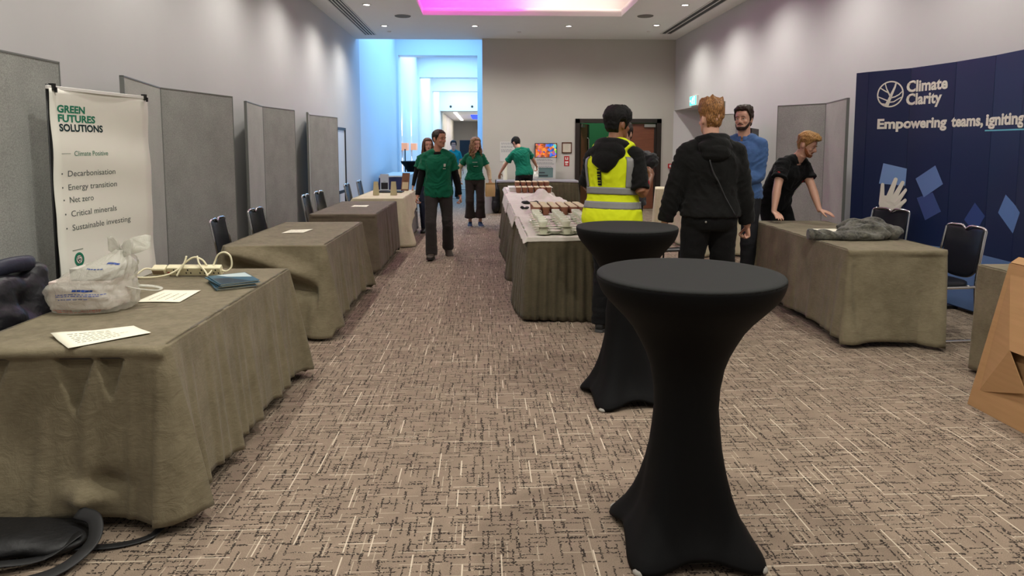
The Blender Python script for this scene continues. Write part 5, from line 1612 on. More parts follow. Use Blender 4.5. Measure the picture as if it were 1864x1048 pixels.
def body(F, par, skin, lipm):
    b = MB()
    k = F.k
    b.loft([F.ring(t, -.004) for t in (-.12, -.08, -.04, 0, .06, .12, .18, .24, .30, .36, .41, .45, .475, .495, .515, .54, .57, .60)])
    b.tube([F.S(.52), F.S(.575), F.ho + F.uh * .05 * F.hs - F.fh * .005], [.058 * k * (.88 if F.fem else 1)] * 3, 16)
    b.loft([[F.headp(t, 2 * pi * j / 32) for j in range(32)] for t in [.0, .03, .08, .15, .2, .25, .3, .35, .4, .45, .5, .55, .6, .65, .7, .75, .8, .85, .89, .92, .95, .97, .99]])
    h = F.hs
    # nose, brow, lips, ears, jaw
    b.tube([F.hl(0, .088, .128), F.hl(0, .098, .112), F.hl(0, .110, .094), F.hl(0, .114, .086), F.hl(0, .098, .077)], [.008 * h, .0095 * h, .012 * h, .0125 * h, .011 * h], 12)
    for sx in (-1, 1):
        b.ell(F.hl(sx * .011, .098, .083), (.009 * h,) * 3, n=10, k=6)
        b.ell(F.hl(sx * .032, .080, .132), (.020 * h, .012 * h, .007 * h), mat3(F.rh, F.fh, F.uh), n=12, k=8)
        b.ell(F.hl(sx * .042, .068, .088), (.020 * h, .018 * h, .020 * h), n=12, k=8)
        b.ell(F.hl(sx * .077, -.010, .105), (.008 * h, .019 * h, .032 * h), mat3(F.rh + F.fh * sx * -.35, F.fh, F.uh), n=12, k=8)
    b.ell(F.hl(0, .090, .060), (.021 * h, .010 * h, .006 * h), mat3(F.rh, F.fh, F.uh), n=14, k=8)
    b.ell(F.hl(0, .088, .049), (.018 * h, .011 * h, .007 * h), mat3(F.rh, F.fh, F.uh), n=14, k=8)
    b.ell(F.hl(0, .082, .020), (.022 * h, .016 * h, .016 * h), n=14, k=8)
    for q in 'RL':
        trap(b, F, q, -.004)
        limb(b, arm_pts(F, q, -.001))
        hand_geo(b, F, q)
        limb(b, leg_pts(F, q, -.004))
        an, yw, pt = F.foot[q]
        fd = V((sin(yw) * cos(pt), cos(yw) * cos(pt), -sin(pt)))
        b.tube([an - fd * .03 * k - V((0, 0, .035)), an + fd * .05 * k - V((0, 0, .046)), an + fd * .13 * k - V((0, 0, .052))], [.027 * k, .025 * k, .018 * k], 12)
    o = remesh(b, 'body', [skin, lipm], par, .0062, 2, .5)
    eyes = [F.hl(sx * .031, .094, .119) for sx in (-1, 1)]
    mouth = F.hl(0, .102, .0548)
    lip = F.hl(0, .100, .055)
    for v in o.data.vertices:
        dz = v.co - F.ho
        if dz.length < .3:
            for e in eyes:
                d_ = (v.co - e).length
                if d_ < .04: v.co -= F.fh * .0075 * exp(-(d_ / (.015 * h)) ** 2)
            d_ = v.co - mouth
            if d_.length < .04:
                v.co -= F.fh * .004 * exp(-(d_.dot(F.uh) / .003) ** 2 - (d_.dot(F.rh) / .018) ** 2)
    me = o.data; me.update()
    for p in me.polygons:
        d_ = p.center - lip
        if d_.length < .05 and abs(d_.dot(F.rh)) < .021 and abs(d_.dot(F.uh)) < .0105 * (1 - (d_.dot(F.rh) / .024) ** 2) and d_.dot(F.fh) > -.03:
            p.material_index = 1
    # eyes
    for i, sx in enumerate((-1, 1)):
        b = MB(); c_ = F.hl(sx * .031, .0752, .119)
        b.ell(c_, (.0122 * h,) * 3, mat3(F.rh, F.fh, F.uh), n=16, k=10)
        b.mi = 1
        b.ell(F.hl(sx * .031 + .0005, .0826, .1185), (.0062 * h, .0058 * h, .0062 * h), mat3(F.rh, F.fh, F.uh), n=14, k=8)
        b.build('eye', [M['eye_white'], M['iris']], par, smooth=True)
        b = MB()
        b.tube([F.hl(sx * .0125, .0885, .1175), F.hl(sx * .022, .0905, .1250), F.hl(sx * .034, .0880, .1260), F.hl(sx * .047, .078, .1185)], [.0036 * h, .0052 * h, .0052 * h, .0034 * h], 8)
        b.build('eyelid', skin, par, smooth=True)
    return o

def brows(F, par, m):
    for sx in (-1, 1):
        b = MB()
        b.tube([F.hl(sx * .012, .1005, .134), F.hl(sx * .025, .0990, .139), F.hl(sx * .038, .0925, .1395), F.hl(sx * .052, .080, .133)], [(.0035, .002), (.005, .0025), (.0045, .0025), (.002, .0015)], 8)
        b.build('eyebrow', m, par, smooth=True)

def garment(F, name, m, par, hem=-.10, top=.485, sleeve=0.5, inf=.014, cuff=.006, wr=.007, voxel=.009, flare=0.0, label=None, ring0=None, collar=False, seed=0, neckinf=None):
    b = MB()
    ts = [hem + (top - hem) * i / 22 for i in range(23)]
    rings = []
    for t in ts:
        e = inf + flare * ss(.15, hem, t) + (.0 if t < .44 else .0)
        if neckinf is not None: e = e + (neckinf - e) * ss(.44, top, t)
        rings.append(F.ring(t, e))
    b.loft(rings)
    for q in 'RL':
        trap(b, F, q, inf * .8 if sleeve or inf < .03 else inf + .004, 1.0 if sleeve else .70)
        if sleeve > 0:
            limb_ = arm_pts(F, q, inf * .85 + .002, 0, sleeve, cuff)
            b.tube([p for p, r in limb_], [r for p, r in limb_], 16)
            b.ell(limb_[0][0], (limb_[0][1] * 1.04,) * 3, n=14, k=10)
        elif sleeve == 0:
            pass
    if collar:
        b.tube([F.S(.50), F.S(.535)], [.070 * F.k, .066 * F.k], 20)
    o = remesh(b, name, m, par, voxel, 8)
    if wr:
        def fn(c_, n_):
            w0 = V((noise.noise(c_ * 5 + V((seed, 0, 0))), noise.noise(c_ * 5 + V((0, seed + 9, 0))), noise.noise(c_ * 5 + V((0, 0, seed + 5))))) * .9
            q_ = V((c_.x * 8 + c_.z * 5 + seed, c_.y * 8, c_.z * 11 - abs(c_.x) * 9)) + w0
            w2 = 1 - 2.2 * abs(noise.noise(q_)); w3 = 1 - 2.2 * abs(noise.noise(q_ * 2.1 + V((3, 1, 7))))
            return wr * (1.0 * w2 + .30 * w3 - .6)
        displace(o, fn)
    if label: o['label'] = label
    return o

def trousers(F, m, par, name='trousers', f1=2.07, inf=.012, hem=.012, straight=.6, wr=.006, top=.05, label=None, seed=3):
    b = MB()
    b.loft([F.ring(t, inf * .8) for t in (-.12, -.09, -.06, -.03, 0, .02, top)])
    for q in 'RL':
        L = leg_pts(F, q, inf, 0, f1, hem, straight)
        b.tube([p for p, r in L], [r for p, r in L], 18)
        b.ell(L[0][0], (L[0][1] * 1.0,) * 3, n=14, k=10)
    o = remesh(b, name, m, par, .010, 5)
    k0 = [F.leg[q][1] for q in 'RL']; a0 = [F.leg[q][2] for q in 'RL']
    def fn(c_, n_):
        e = max(exp(-((c_ - p).length / .12) ** 2) for p in k0 + a0)
        w2 = 1 - abs(noise.noise(V((c_.x * 6 + seed, c_.y * 6, c_.z * 17)))) * 2
        return wr * (noise.noise(V((c_.x * 9, c_.y * 9 + seed, c_.z * 13))) * .6 + (.3 + 1.0 * e) * (w2 - .5))
    displace(o, fn)
    if label: o['label'] = label
    return o

def shoes(F, par, m, sole, big=1.0, boot=0.0):
    k = F.k * big
    for q in 'RL':
        an, yw, pt = F.foot[q]
        f = V((sin(yw), cos(yw), 0)); r = V((cos(yw), -sin(yw), 0)); z = V((0, 0, 1))
        f, z = f * cos(pt) - z * sin(pt), z * cos(pt) + f * sin(pt)
        o0 = an - z * .085 * F.k
        secs = [(-.075, .022, .050, .012), (-.068, .030, .075, .010), (-.045, .036, .100 + boot, .010), (-.01, .038, .112 + boot, .010), (.03, .038, .098 + boot * .4, .010), (.07, .042, .076, .010), (.11, .047, .062, .010), (.15, .046, .054, .010), (.18, .036, .044, .012), (.196, .018, .030, .014)]
        rings = []
        for y, w_, h_, z0 in secs:
            ring = []
            for j in range(20):
                a = 2 * pi * j / 20
                c, sn = cos(a), sin(a)
                zz = z0 + (h_ - z0) * (.5 + .5 * (abs(sn) ** .7 * (1 if sn > 0 else -1)))
                ring.append(o0 + f * y * k + r * (w_ * k * abs(c) ** .75 * (1 if c > 0 else -1)) + z * zz * k)
            rings.append(ring)
        b = MB(); b.loft(rings)
        s_ = b.build('shoe', m, par, smooth=True)
        b = MB()
        out = []
        for y, w_ in ((-.08, .018), (-.074, .030), (-.05, .038), (0, .038), (.05, .041), (.10, .049), (.15, .049), (.185, .038), (.20, .018)): out.append((y, w_))
        loop = [o0 + f * y * k + r * w_ * k for y, w_ in out] + [o0 + f * y * k - r * w_ * k for y, w_ in reversed(out)]
        b.loft([[p + z * zz * k for p in loop] for zz in (.0, .004, .018, .020)])
        b.build('sole', sole, s_, smooth=True, angle=40)

def hair_cap(F, par, m, low, th=.012, ruff=.006, freq=30, name='hair', tuft=None, streak=(1, 1, 3.0), label=None, nphi=72, nt=26, front=0.0):
    """thick shell over the skull; low(phi) -> lower edge as head fraction, phi 0 = face"""
    b = MB()
    outer, inner = [], []
    for i in range(nt + 1):
        ro, ri = [], []
        for j in range(nphi):
            ph = 2 * pi * j / nphi
            pa = ph if ph <= pi else ph - 2 * pi
            t0 = low(abs(pa), pa)
            t = t0 + (.992 - t0) * (i / nt) ** .85
            e = th(abs(pa), t) if callable(th) else th
            e *= ss(0, .16, i / nt) * .85 + .15
            p = F.headp(t, ph, e)
            lc = V(((p - F.ho).dot(F.rh), (p - F.ho).dot(F.fh), (p - F.ho).dot(F.uh)))
            nz = noise.noise(V((lc.x * freq * streak[0], lc.y * freq * streak[1], lc.z * freq * streak[2] * .4))) + .5 * noise.noise(V((lc.x * freq * 2.3, lc.y * freq * 2.3, lc.z * freq)))
            dirv = (p - F.hl(0, 0, .14)).normalized()
            p = p + dirv * (ruff * nz * ss(0, .2, i / nt))
            if tuft: p = p + tuft(lc, dirv, F)
            ro.append(p); ri.append(F.headp(t, ph, -.004))
        outer.append(ro); inner.append(ri)
    b.loft(list(reversed(inner)) + outer, True, True)
    o = b.build(name, m, par, smooth=True)
    if label: o['label'] = label
    return o

def hair_mat(name, c1, c2, rough=.5):
    t = NT(name)
    mp = t.n('ShaderNodeMapping', ins={'Vector': t.coord(), 'Scale': (90, 90, 22)})
    nz = t.n('ShaderNodeTexNoise', ins={'Vector': mp.outputs[0], 'Scale': 2.0, 'Detail': 3.0})
    t.link(t.mix(t.n('ShaderNodeMapRange', ins={'Value': nz.outputs[0], 'From Min': .35, 'From Max': .65}).outputs[0], c1, c2), t.p.inputs['Base Color'])
    t.p.inputs['Roughness'].default_value = rough
    t.p.inputs['Specular IOR Level'].default_value = .3
    t.bump(nz.outputs[0], .6, .006)
    return t.m

def skin_mat(name, c):
    t = NT(name)
    nz = t.n('ShaderNodeTexNoise', ins={'Vector': t.coord(), 'Scale': 14.0, 'Detail': 4.0})
    t.link(t.mix(nz.outputs[0], tuple(x * .86 for x in c[:3]) + (1,), tuple(min(1, x * 1.12) for x in c[:3]) + (1,)), t.p.inputs['Base Color'])
    t.p.inputs['Roughness'].default_value = .48
    t.p.inputs['Subsurface Weight'].default_value = .08
    t.p.inputs['Subsurface Radius'].default_value = (.01, .004, .002)
    return t.m

M['eye_white'] = mat('eye_white', rgb(214, 208, 200), .3)
M['iris'] = mat('dark_iris', rgb(34, 26, 22), .2)
SK_L = skin_mat('fair_skin', rgb(206, 158, 134)); LIP_L = mat('fair_lips', rgb(172, 104, 94), .45)
SK_M = skin_mat('tan_skin', rgb(186, 134, 108)); LIP_M = mat('tan_lips', rgb(150, 90, 80), .45)
SK_D = skin_mat('brown_skin', rgb(138, 92, 66)); LIP_D = mat('brown_lips', rgb(112, 66, 56), .45)
def fab(name, r, g, b_, rough=.88, sheen=.1):
    t = NT(name)
    co = t.coord()
    a = t.n('ShaderNodeTexNoise', ins={'Vector': co, 'Scale': 7.0, 'Detail': 4.0})
    c = rgb(r, g, b_)
    t.link(t.mix(a.outputs[0], tuple(x * .84 for x in c[:3]) + (1,), tuple(min(1, x * 1.16) for x in c[:3]) + (1,)), t.p.inputs['Base Color'])
    t.p.inputs['Roughness'].default_value = rough
    t.p.inputs['Sheen Weight'].default_value = sheen
    t.p.inputs['Specular IOR Level'].default_value = .2
    w_ = t.n('ShaderNodeTexNoise', ins={'Vector': co, 'Scale': 17.0, 'Detail': 3.0, 'Roughness': .5, 'Distortion': 1.4})
    fi = t.n('ShaderNodeTexNoise', ins={'Vector': co, 'Scale': 230.0, 'Detail': 2.0})
    t.bump(t.math('ADD', w_.outputs[0], t.math('MULTIPLY', fi.outputs[0], .10)), .26, .02)
    return t.m
GREEN = fab('green_jersey', 7, 94, 66); TEAL = fab('teal_jersey', 8, 128, 128); GREEN2 = fab('bluish_green_jersey', 10, 112, 90)
BLACKJ = fab('black_jersey', 15, 15, 16, sheen=.04); BLACKH = fab('black_fleece', 14, 14, 13, sheen=.05); CHAR = fab('charcoal_twill', 52, 48, 46); BROWNT = fab('brown_black_twill', 46, 39, 36)
BLACKT = fab('black_twill', 13, 13, 14, sheen=.03); DENIM = fab('dark_denim', 30, 36, 52); SHIRTB = fab('blue_oxford', 70, 100, 148); GREYJ = fab('dark_grey_shell', 36, 36, 38, rough=.6)
CREAMK = fab('cream_knit', 190, 172, 140); SHOE_B = mat('brown_leather', rgb(58, 48, 38), .6); SOLE_D = mat('dark_rubber', rgb(30, 28, 26), .8); SHOE_K = mat('black_leather', rgb(20, 20, 21), .5); SHOE_BL = mat('blue_trainer', rgb(44, 66, 102), .6); SOLE_W = mat('white_rubber', rgb(196, 196, 196), .6); SOLE_G = mat('grey_rubber', rgb(74, 74, 74), .7)
HB = hair_mat('dark_brown_hair', rgb(30, 22, 18), rgb(62, 46, 36)); HK = hair_mat('black_hair', rgb(8, 7, 7), rgb(20, 18, 17), .7); HG = hair_mat('ginger_hair', rgb(84, 54, 30), rgb(176, 126, 76)); HG2 = hair_mat('strawberry_hair', rgb(118, 80, 42), rgb(192, 148, 90)); HC = hair_mat('light_brown_curls', rgb(88, 64, 44), rgb(166, 130, 92)); HBW = hair_mat('brown_hair', rgb(56, 36, 24), rgb(104, 70, 46)); BRD = hair_mat('ginger_beard', rgb(110, 60, 34), rgb(160, 96, 58))

def place(name, label, x, y, face):
    """face: direction the figure looks, in world x, y"""
    return thing(name, label, 'person', (x, y, 0), atan2(-face[0], face[1]))

def short_low(front=.80, side=.52, back=.10, burn=.36):
    def f(a, pa):
        if a < .75: return front + .01 * sin(pa * 9)
        if a < 1.25: return front + (side - front) * ss(.75, 1.25, a)
        if a < 1.5: return side + (burn - side) * ss(1.25, 1.38, a)
        if a < 1.95: return burn + (.56 - burn) * ss(1.5, 1.6, a)
        return .56 + (back - .56) * ss(1.95, 2.35, a)
    return f
def strip_on(F, par, name, m, t0, t1, a0, a1, inf, nt=10, na=10, label=None, th=.003):
    b = MB()
    b.grid([[F.torso(t0 + (t1 - t0) * i / nt, a0 + (a1 - a0) * j / na, inf) for j in range(na + 1)] for i in range(nt + 1)])
    o = b.build(name, m, par, smooth=True)
    md = o.modifiers.new('s', 'SOLIDIFY'); md.thickness = th; md.offset = 0
    if label: o['label'] = label
    return o
PRINT_W = ink('print_offwhite', 190, 190, 176, .7); PRINT_R = ink('print_red', 150, 30, 36, .7)

# ---- 1 man walking in green tee over black sleeves
P = place('person', 'person in green t-shirt over black sleeves striding towards the camera', -.645, 9.35, (.03, -1))
F = Fig(1.775, pelvis=(0, .02, .945), lean=1, twist=4, head=(-48, 4, 0), build=1.02,
        legs={'R': dict(ankle=(.095, .16, .088), yaw=6, pitch=-6), 'L': dict(ankle=(-.12, -.20, .125), yaw=-14, pitch=26)},
        arms={'R': dict(wrist=(.285, .10, .86), pole=(.5, -1, 0), curl=45), 'L': dict(wrist=(-.295, .0, .86), pole=(-.5, -1, 0), curl=45)})
body(F, P, SK_M, LIP_M); brows(F, P, HB)
garment(F, 't_shirt', GREEN, P, hem=-.10, sleeve=.62, inf=.022, cuff=.016, wr=.010, flare=.012)
for q in 'RL':
    b = MB(); L = arm_pts(F, q, .008, .45, 1.95); b.tube([p for p, r in L], [r for p, r in L], 16); o = remesh(b, 'under_sleeve', BLACKJ, P, .008, 3); displace(o, lambda c_, n_: .004 * noise.noise(c_ * 22)); o['label'] = 'black long sleeve'
b = MB(); b.tube([F.S(.485), F.S(.525)], [.074 * F.k, .066 * F.k], 20); remesh(b, 'collar', BLACKJ, P, .007, 2)
trousers(F, CHAR, P, straight=.7, hem=.010)
shoes(F, P, SHOE_B, SOLE_D, 1.04, .035)
hair_cap(F, P, HB, short_low(.82, .55, .16, .40), th=.010, ruff=.004)
strip_on(F, P, 'chest_logo', PRINT_W, .325, .365, 1.95, 2.10, .034, label='pale chest logo')
strip_on(F, P, 'chest_print', PRINT_W, .295, .302, 1.90, 2.10, .036, 2, 6)

# ---- 2 woman half hidden behind him
P = place('person', 'person with long brown hair half hidden behind the striding person', -1.03, 12.2, (.1, -1))
F = Fig(1.68, True, pelvis=(0, 0, .955), head=(-10, 6, 0), legs={'R': dict(ankle=(.09, .10, .088)), 'L': dict(ankle=(-.09, -.12, .09))})
body(F, P, SK_L, LIP_L); brows(F, P, HBW)
garment(F, 't_shirt', GREEN, P, hem=-.08, sleeve=.6, inf=.018, cuff=.012, wr=.007)
for q in 'RL':
    b = MB(); L = arm_pts(F, q, .008, .4, 1.95); b.tube([p for p, r in L], [r for p, r in L], 14); remesh(b, 'under_sleeve', BLACKJ, P, .009, 3)
trousers(F, DENIM, P, straight=.2, hem=.0, inf=.008)
shoes(F, P, SHOE_K, SOLE_D)
hair_cap(F, P, HBW, short_low(.84, .60, -.0, .2), th=.018, ruff=.006)
r_ = random.Random(4)
def locks(F, par, m, n, length, curl, r0=.011, back=True, seed=1, spread=(.9, 5.4), labels=None):
    r_ = random.Random(seed)
    b = MB()
    for i in range(n):
        ph = spread[0] + (spread[1] - spread[0]) * (i + r_.uniform(.1, .9)) / n
        t = r_.uniform(.35, .78)
        p = F.headp(t, ph, .012)
        out = (p - F.hl(0, 0, .12)); out -= F.uh * out.dot(F.uh); out.normalize()
        L = length * r_.uniform(.75, 1.1) + (t - .5) * .2
        pts = []; ph0 = r_.uniform(0, 6.28); sd = out.cross(V((0, 0, 1))).normalized()
        N = 22
        for j in range(N + 1):
            f = j / N
            w = curl * ss(.1, .5, f)
            pp = p + V((0, 0, -1)) * L * f + out * (.022 * sin(min(1, f * 1.6) * pi / 2)) + out * (w * cos(ph0 + f * 15)) + sd * (w * sin(ph0 + f * 15))
            u_, rr_, ff_ = F.frame(.46)
            pts.append(pp)
        b.tube(pts, [r0 * (1 - .55 * (j / N) ** 2) for j in range(N + 1)], 7)
    return b.build('long_hair', m, par, smooth=True)
locks(F, P, HBW, 34, .30, .004, .013, seed=2)

# ---- 3 woman with curly hair carrying a paper bag
P = place('person', 'person with curly light brown hair, green tee and paper bag in hand', -.20, 13.05, (.05, -1))
F = Fig(1.70, True, pelvis=(0, 0, .955), head=(-30, 8, 0), build=1.03,
        legs={'R': dict(ankle=(.10, .06, .088), yaw=4), 'L': dict(ankle=(-.10, .10, .088), yaw=-8)},
        arms={'R': dict(wrist=(.30, .06, .95), pole=(.8, -1, 0)), 'L': dict(wrist=(-.30, .16, .93), pole=(-.6, -1, 0), hand=(.05, .1, -1), palm=(.2, .9, 0), curl=55)})
body(F, P, SK_L, LIP_L); brows(F, P, HBW)
garment(F, 't_shirt', GREEN, P, hem=-.02, sleeve=.62, inf=.018, cuff=.014, wr=.008, flare=.01)
for q in 'RL':
    b = MB(); L = arm_pts(F, q, .010, .45, 1.96); b.tube([p for p, r in L], [r for p, r in L], 16); o = remesh(b, 'under_sleeve', CREAMK, P, .009, 3); displace(o, lambda c_, n_: .0018 * sin(c_.z * 200)); o['label'] = 'cream ribbed sleeve'
trousers(F, BROWNT, P, straight=1.0, hem=.032, inf=.016, f1=1.78, top=.08)
shoes(F, P, SHOE_BL, SOLE_W)
hair_cap(F, P, HC, short_low(.84, .62, .05, .3), th=.026, ruff=.012, freq=24)
locks(F, P, HC, 54, .27, .016, .0105, seed=6, spread=(.85, 5.43))
for t_, a0 in ((.335, 1.35), (.255, 1.45)): strip_on(F, P, 'chest_print', PRINT_W, t_, t_ + .007, a0, a0 + .42, .030, 2, 8, 'white chest lettering')
hx = P.matrix_basis @ F.hand['L'][0]
t = thing('paper_bag', 'brown paper bag held by the person with curly hair', 'paper bag', (hx.x + .0, hx.y - .09, hx.z - .30), radians(12))
b = MB(); b.loft([[(-.085, -.05, 0), (.085, -.05, 0), (.085, .05, 0), (-.085, .05, 0)], [(-.09, -.05, .14), (.09, -.05, .14), (.09, .05, .14), (-.09, .05, .14)], [(-.088, -.018, .23), (.092, -.014, .235), (.092, .014, .235), (-.088, .018, .23)], [(-.09, -.008, .26), (.09, -.006, .255), (.09, .006, .255), (-.09, .008, .26)]])
o = b.build('bag_body', mat('kraft_paper', rgb(196, 164, 112), .8, var=.06, scale=12, bump=.4, bscale=20, bdist=.01), t, bevel=.004)
b = MB(); b.box((0, -.012, .24), (.184, .012, .04)); b.build('folded_top', ink('kraft_dark', 176, 144, 96, .8), t)

# ---- 4 person in teal far down the corridor
P = place('person', 'person in bright teal tee far down the blue corridor', -.93, 20.0, (.1, -1))
F = Fig(1.70, pelvis=(0, 0, .95), head=(0, 4, 0))
body(F, P, SK_L, LIP_L); brows(F, P, HK)
garment(F, 't_shirt', TEAL, P, hem=-.09, sleeve=.6, inf=.018, cuff=.012, voxel=.012)
trousers(F, BLACKT, P); shoes(F, P, SHOE_K, SOLE_D)
hair_cap(F, P, HK, short_low(.80, .5, .1, .3), th=.02, ruff=.006)

# ---- 5 person bending over the wall table, back to the camera
P = place('person', 'person in green tee seen from behind, bending over the wall table', .86, 14.88, (-.18, 1))
F = Fig(1.80, pelvis=(0, 0, .95), lean=14, side=-13, head=(-14, 34, -6), legs={'R': dict(ankle=(.13, -.04, .085)), 'L': dict(ankle=(-.13, -.02, .085))},
        arms={'R': dict(wrist=(.42, .42, 1.02), pole=(.7, -.6, -.2), hand=(.2, .5, -.8), palm=(-.3, .3, -.3), curl=35), 'L': dict(wrist=(-.50, .40, .87), pole=(-1, -.6, .1), hand=(-.1, .5, -.8), palm=(.2, 0, -1), curl=12)})
body(F, P, SK_L, LIP_L); brows(F, P, HK)
garment(F, 't_shirt', GREEN2, P, hem=-.06, sleeve=.68, inf=.02, cuff=.018, wr=.008, flare=.012)
trousers(F, mat('navy_black_twill', rgb(16, 17, 26), .85), P); shoes(F, P, SHOE_K, SOLE_D)
strip_on(F, P, 'pocket_patch', PRINT_W, -.065, -.045, 4.95, 5.10, .018, 3, 3, 'pale patch on the back pocket')
hair_cap(F, P, HK, short_low(.78, .46, .06, .3), th=.016, ruff=.007)

# ---- 6 man in hi-vis vest
HIVIS = mat('hi_vis_yellow', rgb(206, 218, 26), .75, var=.04, scale=6, bump=.2, bscale=240, bdist=.002, spec=.2)
REFL = mat('reflective_grey', rgb(126, 126, 124), .45, var=.05, scale=30, spec=.5)
P = place('person', 'person in yellow hi-vis vest over a black hoodie, seen from behind', 1.03, 5.42, (.50, .87))
F = Fig(1.835, pelvis=(0, 0, .965), lean=4, twist=6, head=(26, 6, 0), build=1.08,
        legs={'R': dict(ankle=(.12, -.03, .088), yaw=14), 'L': dict(ankle=(-.10, .06, .088), yaw=-4)},
        arms={'R': dict(wrist=(.25, .17, 1.25), pole=(.25, -.3, -1), hand=(-.1, .7, .5), palm=(-.8, .1, -.3), curl=48), 'L': dict(wrist=(-.14, .36, 1.18), pole=(-.8, -.3, -1), hand=(.4, .8, .2), palm=(.5, 0, -.5), curl=40)})
body(F, P, SK_D, LIP_D); brows(F, P, HK)
garment(F, 'hoodie', BLACKH, P, hem=-.07, sleeve=.88, inf=.024, cuff=.010, wr=.010)
vest = garment(F, 'hi_vis_vest', HIVIS, P, hem=-.13, top=.475, sleeve=0, inf=.042, wr=.006, flare=.022)
for nm, t0, t1 in (('waist_band', .045, .100), ('waist_band', .155, .208)):
    strip_on(F, P, nm, REFL, t0, t1, 0, 2 * pi, .0475 + .006 * ss(.15, -.1, t0), 5, 64, 'grey reflective band', .004)
for ac in (3.78, 5.62):
    b = MB(); G = []
    for i in range(15):
        t_ = .205 + (.44 - .205) * i / 14
        G.append([F.torso(t_, ac + (e * .16), .048) for e in (-1, -.5, 0, .5, 1)])
    b.grid(G); o = b.build('shoulder_band', REFL, P, smooth=True); md = o.modifiers.new('s', 'SOLIDIFY'); md.thickness = .004; md.offset = 0; o['label'] = 'grey reflective shoulder band'
# black print running down the back
b = MB()
VF = lambda u, v: F.torso(.345 - u, 4.56 + v, .0515)
for u_, w_ in ((0, .012), (.02, .02), (.046, .012), (.064, .022), (.092, .012), (.110, .016)):
    b.grid([[VF(u_ + e * w_, v) for v in (-.07, 0, .07)] for e in (0, 1)])
b.grid([[VF(u_, v) for u_ in (0, .03, .06, .09, .126)] for v in (.04, .07)])
bm_ = b.build('back_print', BLACKJ, P)
b = MB(); u_, r__, f__ = F.frame(.48)
c0 = F.S(.50)
rr_ = [c0 + r__ * (.118 * cos(2 * pi * j / 24)) + f__ * (.105 * sin(2 * pi * j / 24) - .020) + u_ * (.016 - .030 * sin(2 * pi * j / 24)) for j in range(25)]
b.tube(rr_, .044, 12)
b.ell(F.S(.475) - f__ * .135, (.150, .075, .085), mat3(r__, f__, u_)); b.ell(F.S(.42) - f__ * .165, (.115, .06, .085), mat3(r__, f__, u_)); b.ell(F.S(.375) - f__ * .165, (.065, .045, .06), mat3(r__, f__, u_))
o = remesh(b, 'hood', BLACKH, P, .010, 5); displace(o, lambda c_, n_: .007 * (1 - 2 * abs(noise.noise(V((c_.x * 7, c_.y * 7, c_.z * 12))))))
# red badge on the sleeve
A_, B_, C_ = F.arm['R']
b = MB(); m_ = A_.lerp(B_, .72); ax = (B_ - A_).normalized(); b.ell(m_ + V((.055, .02, 0)), (.018, .03, .04)); o = b.build('sleeve_badge', PRINT_R, P, smooth=True); o['label'] = 'red sleeve badge'
trousers(F, BLACKT, P, straight=.7, hem=.012, wr=.009)
shoes(F, P, mat('black_work_boot', rgb(24, 24, 25), .6), SOLE_G, 1.05, .04)
hair_cap(F, P, HK, short_low(.80, .52, .10, .34), th=lambda a, t: .020 + .016 * ss(.5, .9, t), ruff=.007, freq=60, streak=(1, 1, 2))

# ---- 7 person in dark jacket beyond the vest
P = place('person', 'person in dark grey jacket standing beyond the hi-vis vest', 1.46, 7.0, (-.55, -.84))
F = Fig(1.80, pelvis=(0, 0, .95), lean=3, head=(10, 6, 0), build=1.05,
        arms={'L': dict(wrist=(-.12, .22, 1.44), pole=(-1, -.1, -.25), hand=(.5, .3, .7), palm=(.1, -1, 0), curl=40), 'R': dict(wrist=(.17, .36, 1.14), pole=(1, -.3, -.6), hand=(-.8, .4, .1), palm=(0, -1, 0), curl=40)})
body(F, P, SK_L, LIP_L); brows(F, P, HB)
garment(F, 'white_shirt', mat('pale_shirt', rgb(196, 200, 196), .85), P, hem=-.09, sleeve=0, inf=.014, wr=.004)
garment(F, 'jacket', GREYJ, P, hem=-.03, sleeve=1.92, inf=.036, cuff=.006, wr=.014, collar=True)
trousers(F, BLACKT, P); shoes(F, P, SHOE_K, SOLE_D)
hair_cap(F, P, HB, short_low(.80, .52, .12, .36), th=.012, ruff=.005)
b = MB(); u_, r__, f__ = F.frame(.3); c0 = F.S(.26) - f__ * .20
b.ell(c0, (.16, .09, .22), mat3(r__, f__, u_)); b.ell(c0 - f__ * .06 - u_ * .06, (.12, .05, .11), mat3(r__, f__, u_))
o = remesh(b, 'backpack', BM, P, .014, 4); o['label'] = 'black backpack worn on the back'
# ---- 8 man in black hoodie from behind
P = place('person', 'person with short ginger hair in a black hoodie, seen from behind', 1.76, 5.22, (.06, 1))
F = Fig(1.865, pelvis=(0, 0, .97), lean=1, head=(-14, 0, 0), build=1.10,
        legs={'R': dict(ankle=(.15, .02, .088), yaw=14), 'L': dict(ankle=(-.14, -.02, .088), yaw=-10)},
        arms={'R': dict(wrist=(.30, .02, .835), pole=(.4, -1, 0), curl=50), 'L': dict(wrist=(-.33, .06, .86), pole=(-.7, -1, 0), curl=40)})
body(F, P, SK_L, LIP_L); brows(F, P, HG)
garment(F, 'hoodie', BLACKH, P, hem=-.02, sleeve=1.95, inf=.034, cuff=.0, wr=.009)
b = MB(); u_, r__, f__ = F.frame(.48); c0 = F.S(.525)
rr_ = [c0 + r__ * (.100 * cos(2 * pi * j / 24)) + f__ * (.092 * sin(2 * pi * j / 24) - .018) + u_ * (.022 - .012 * sin(2 * pi * j / 24)) for j in range(25)]
b.tube(rr_, .034, 12)
b.ell(F.S(.495) - f__ * .120, (.128, .062, .065), mat3(r__, f__, u_)); b.ell(F.S(.45) - f__ * .150, (.105, .052, .062), mat3(r__, f__, u_))
o = remesh(b, 'hood', BLACKH, P, .009, 4); displace(o, lambda c_, n_: .010 * (1 - 2 * abs(noise.noise(V((c_.x * 5, c_.y * 8, c_.z * 20))))))
b = MB(); G = []
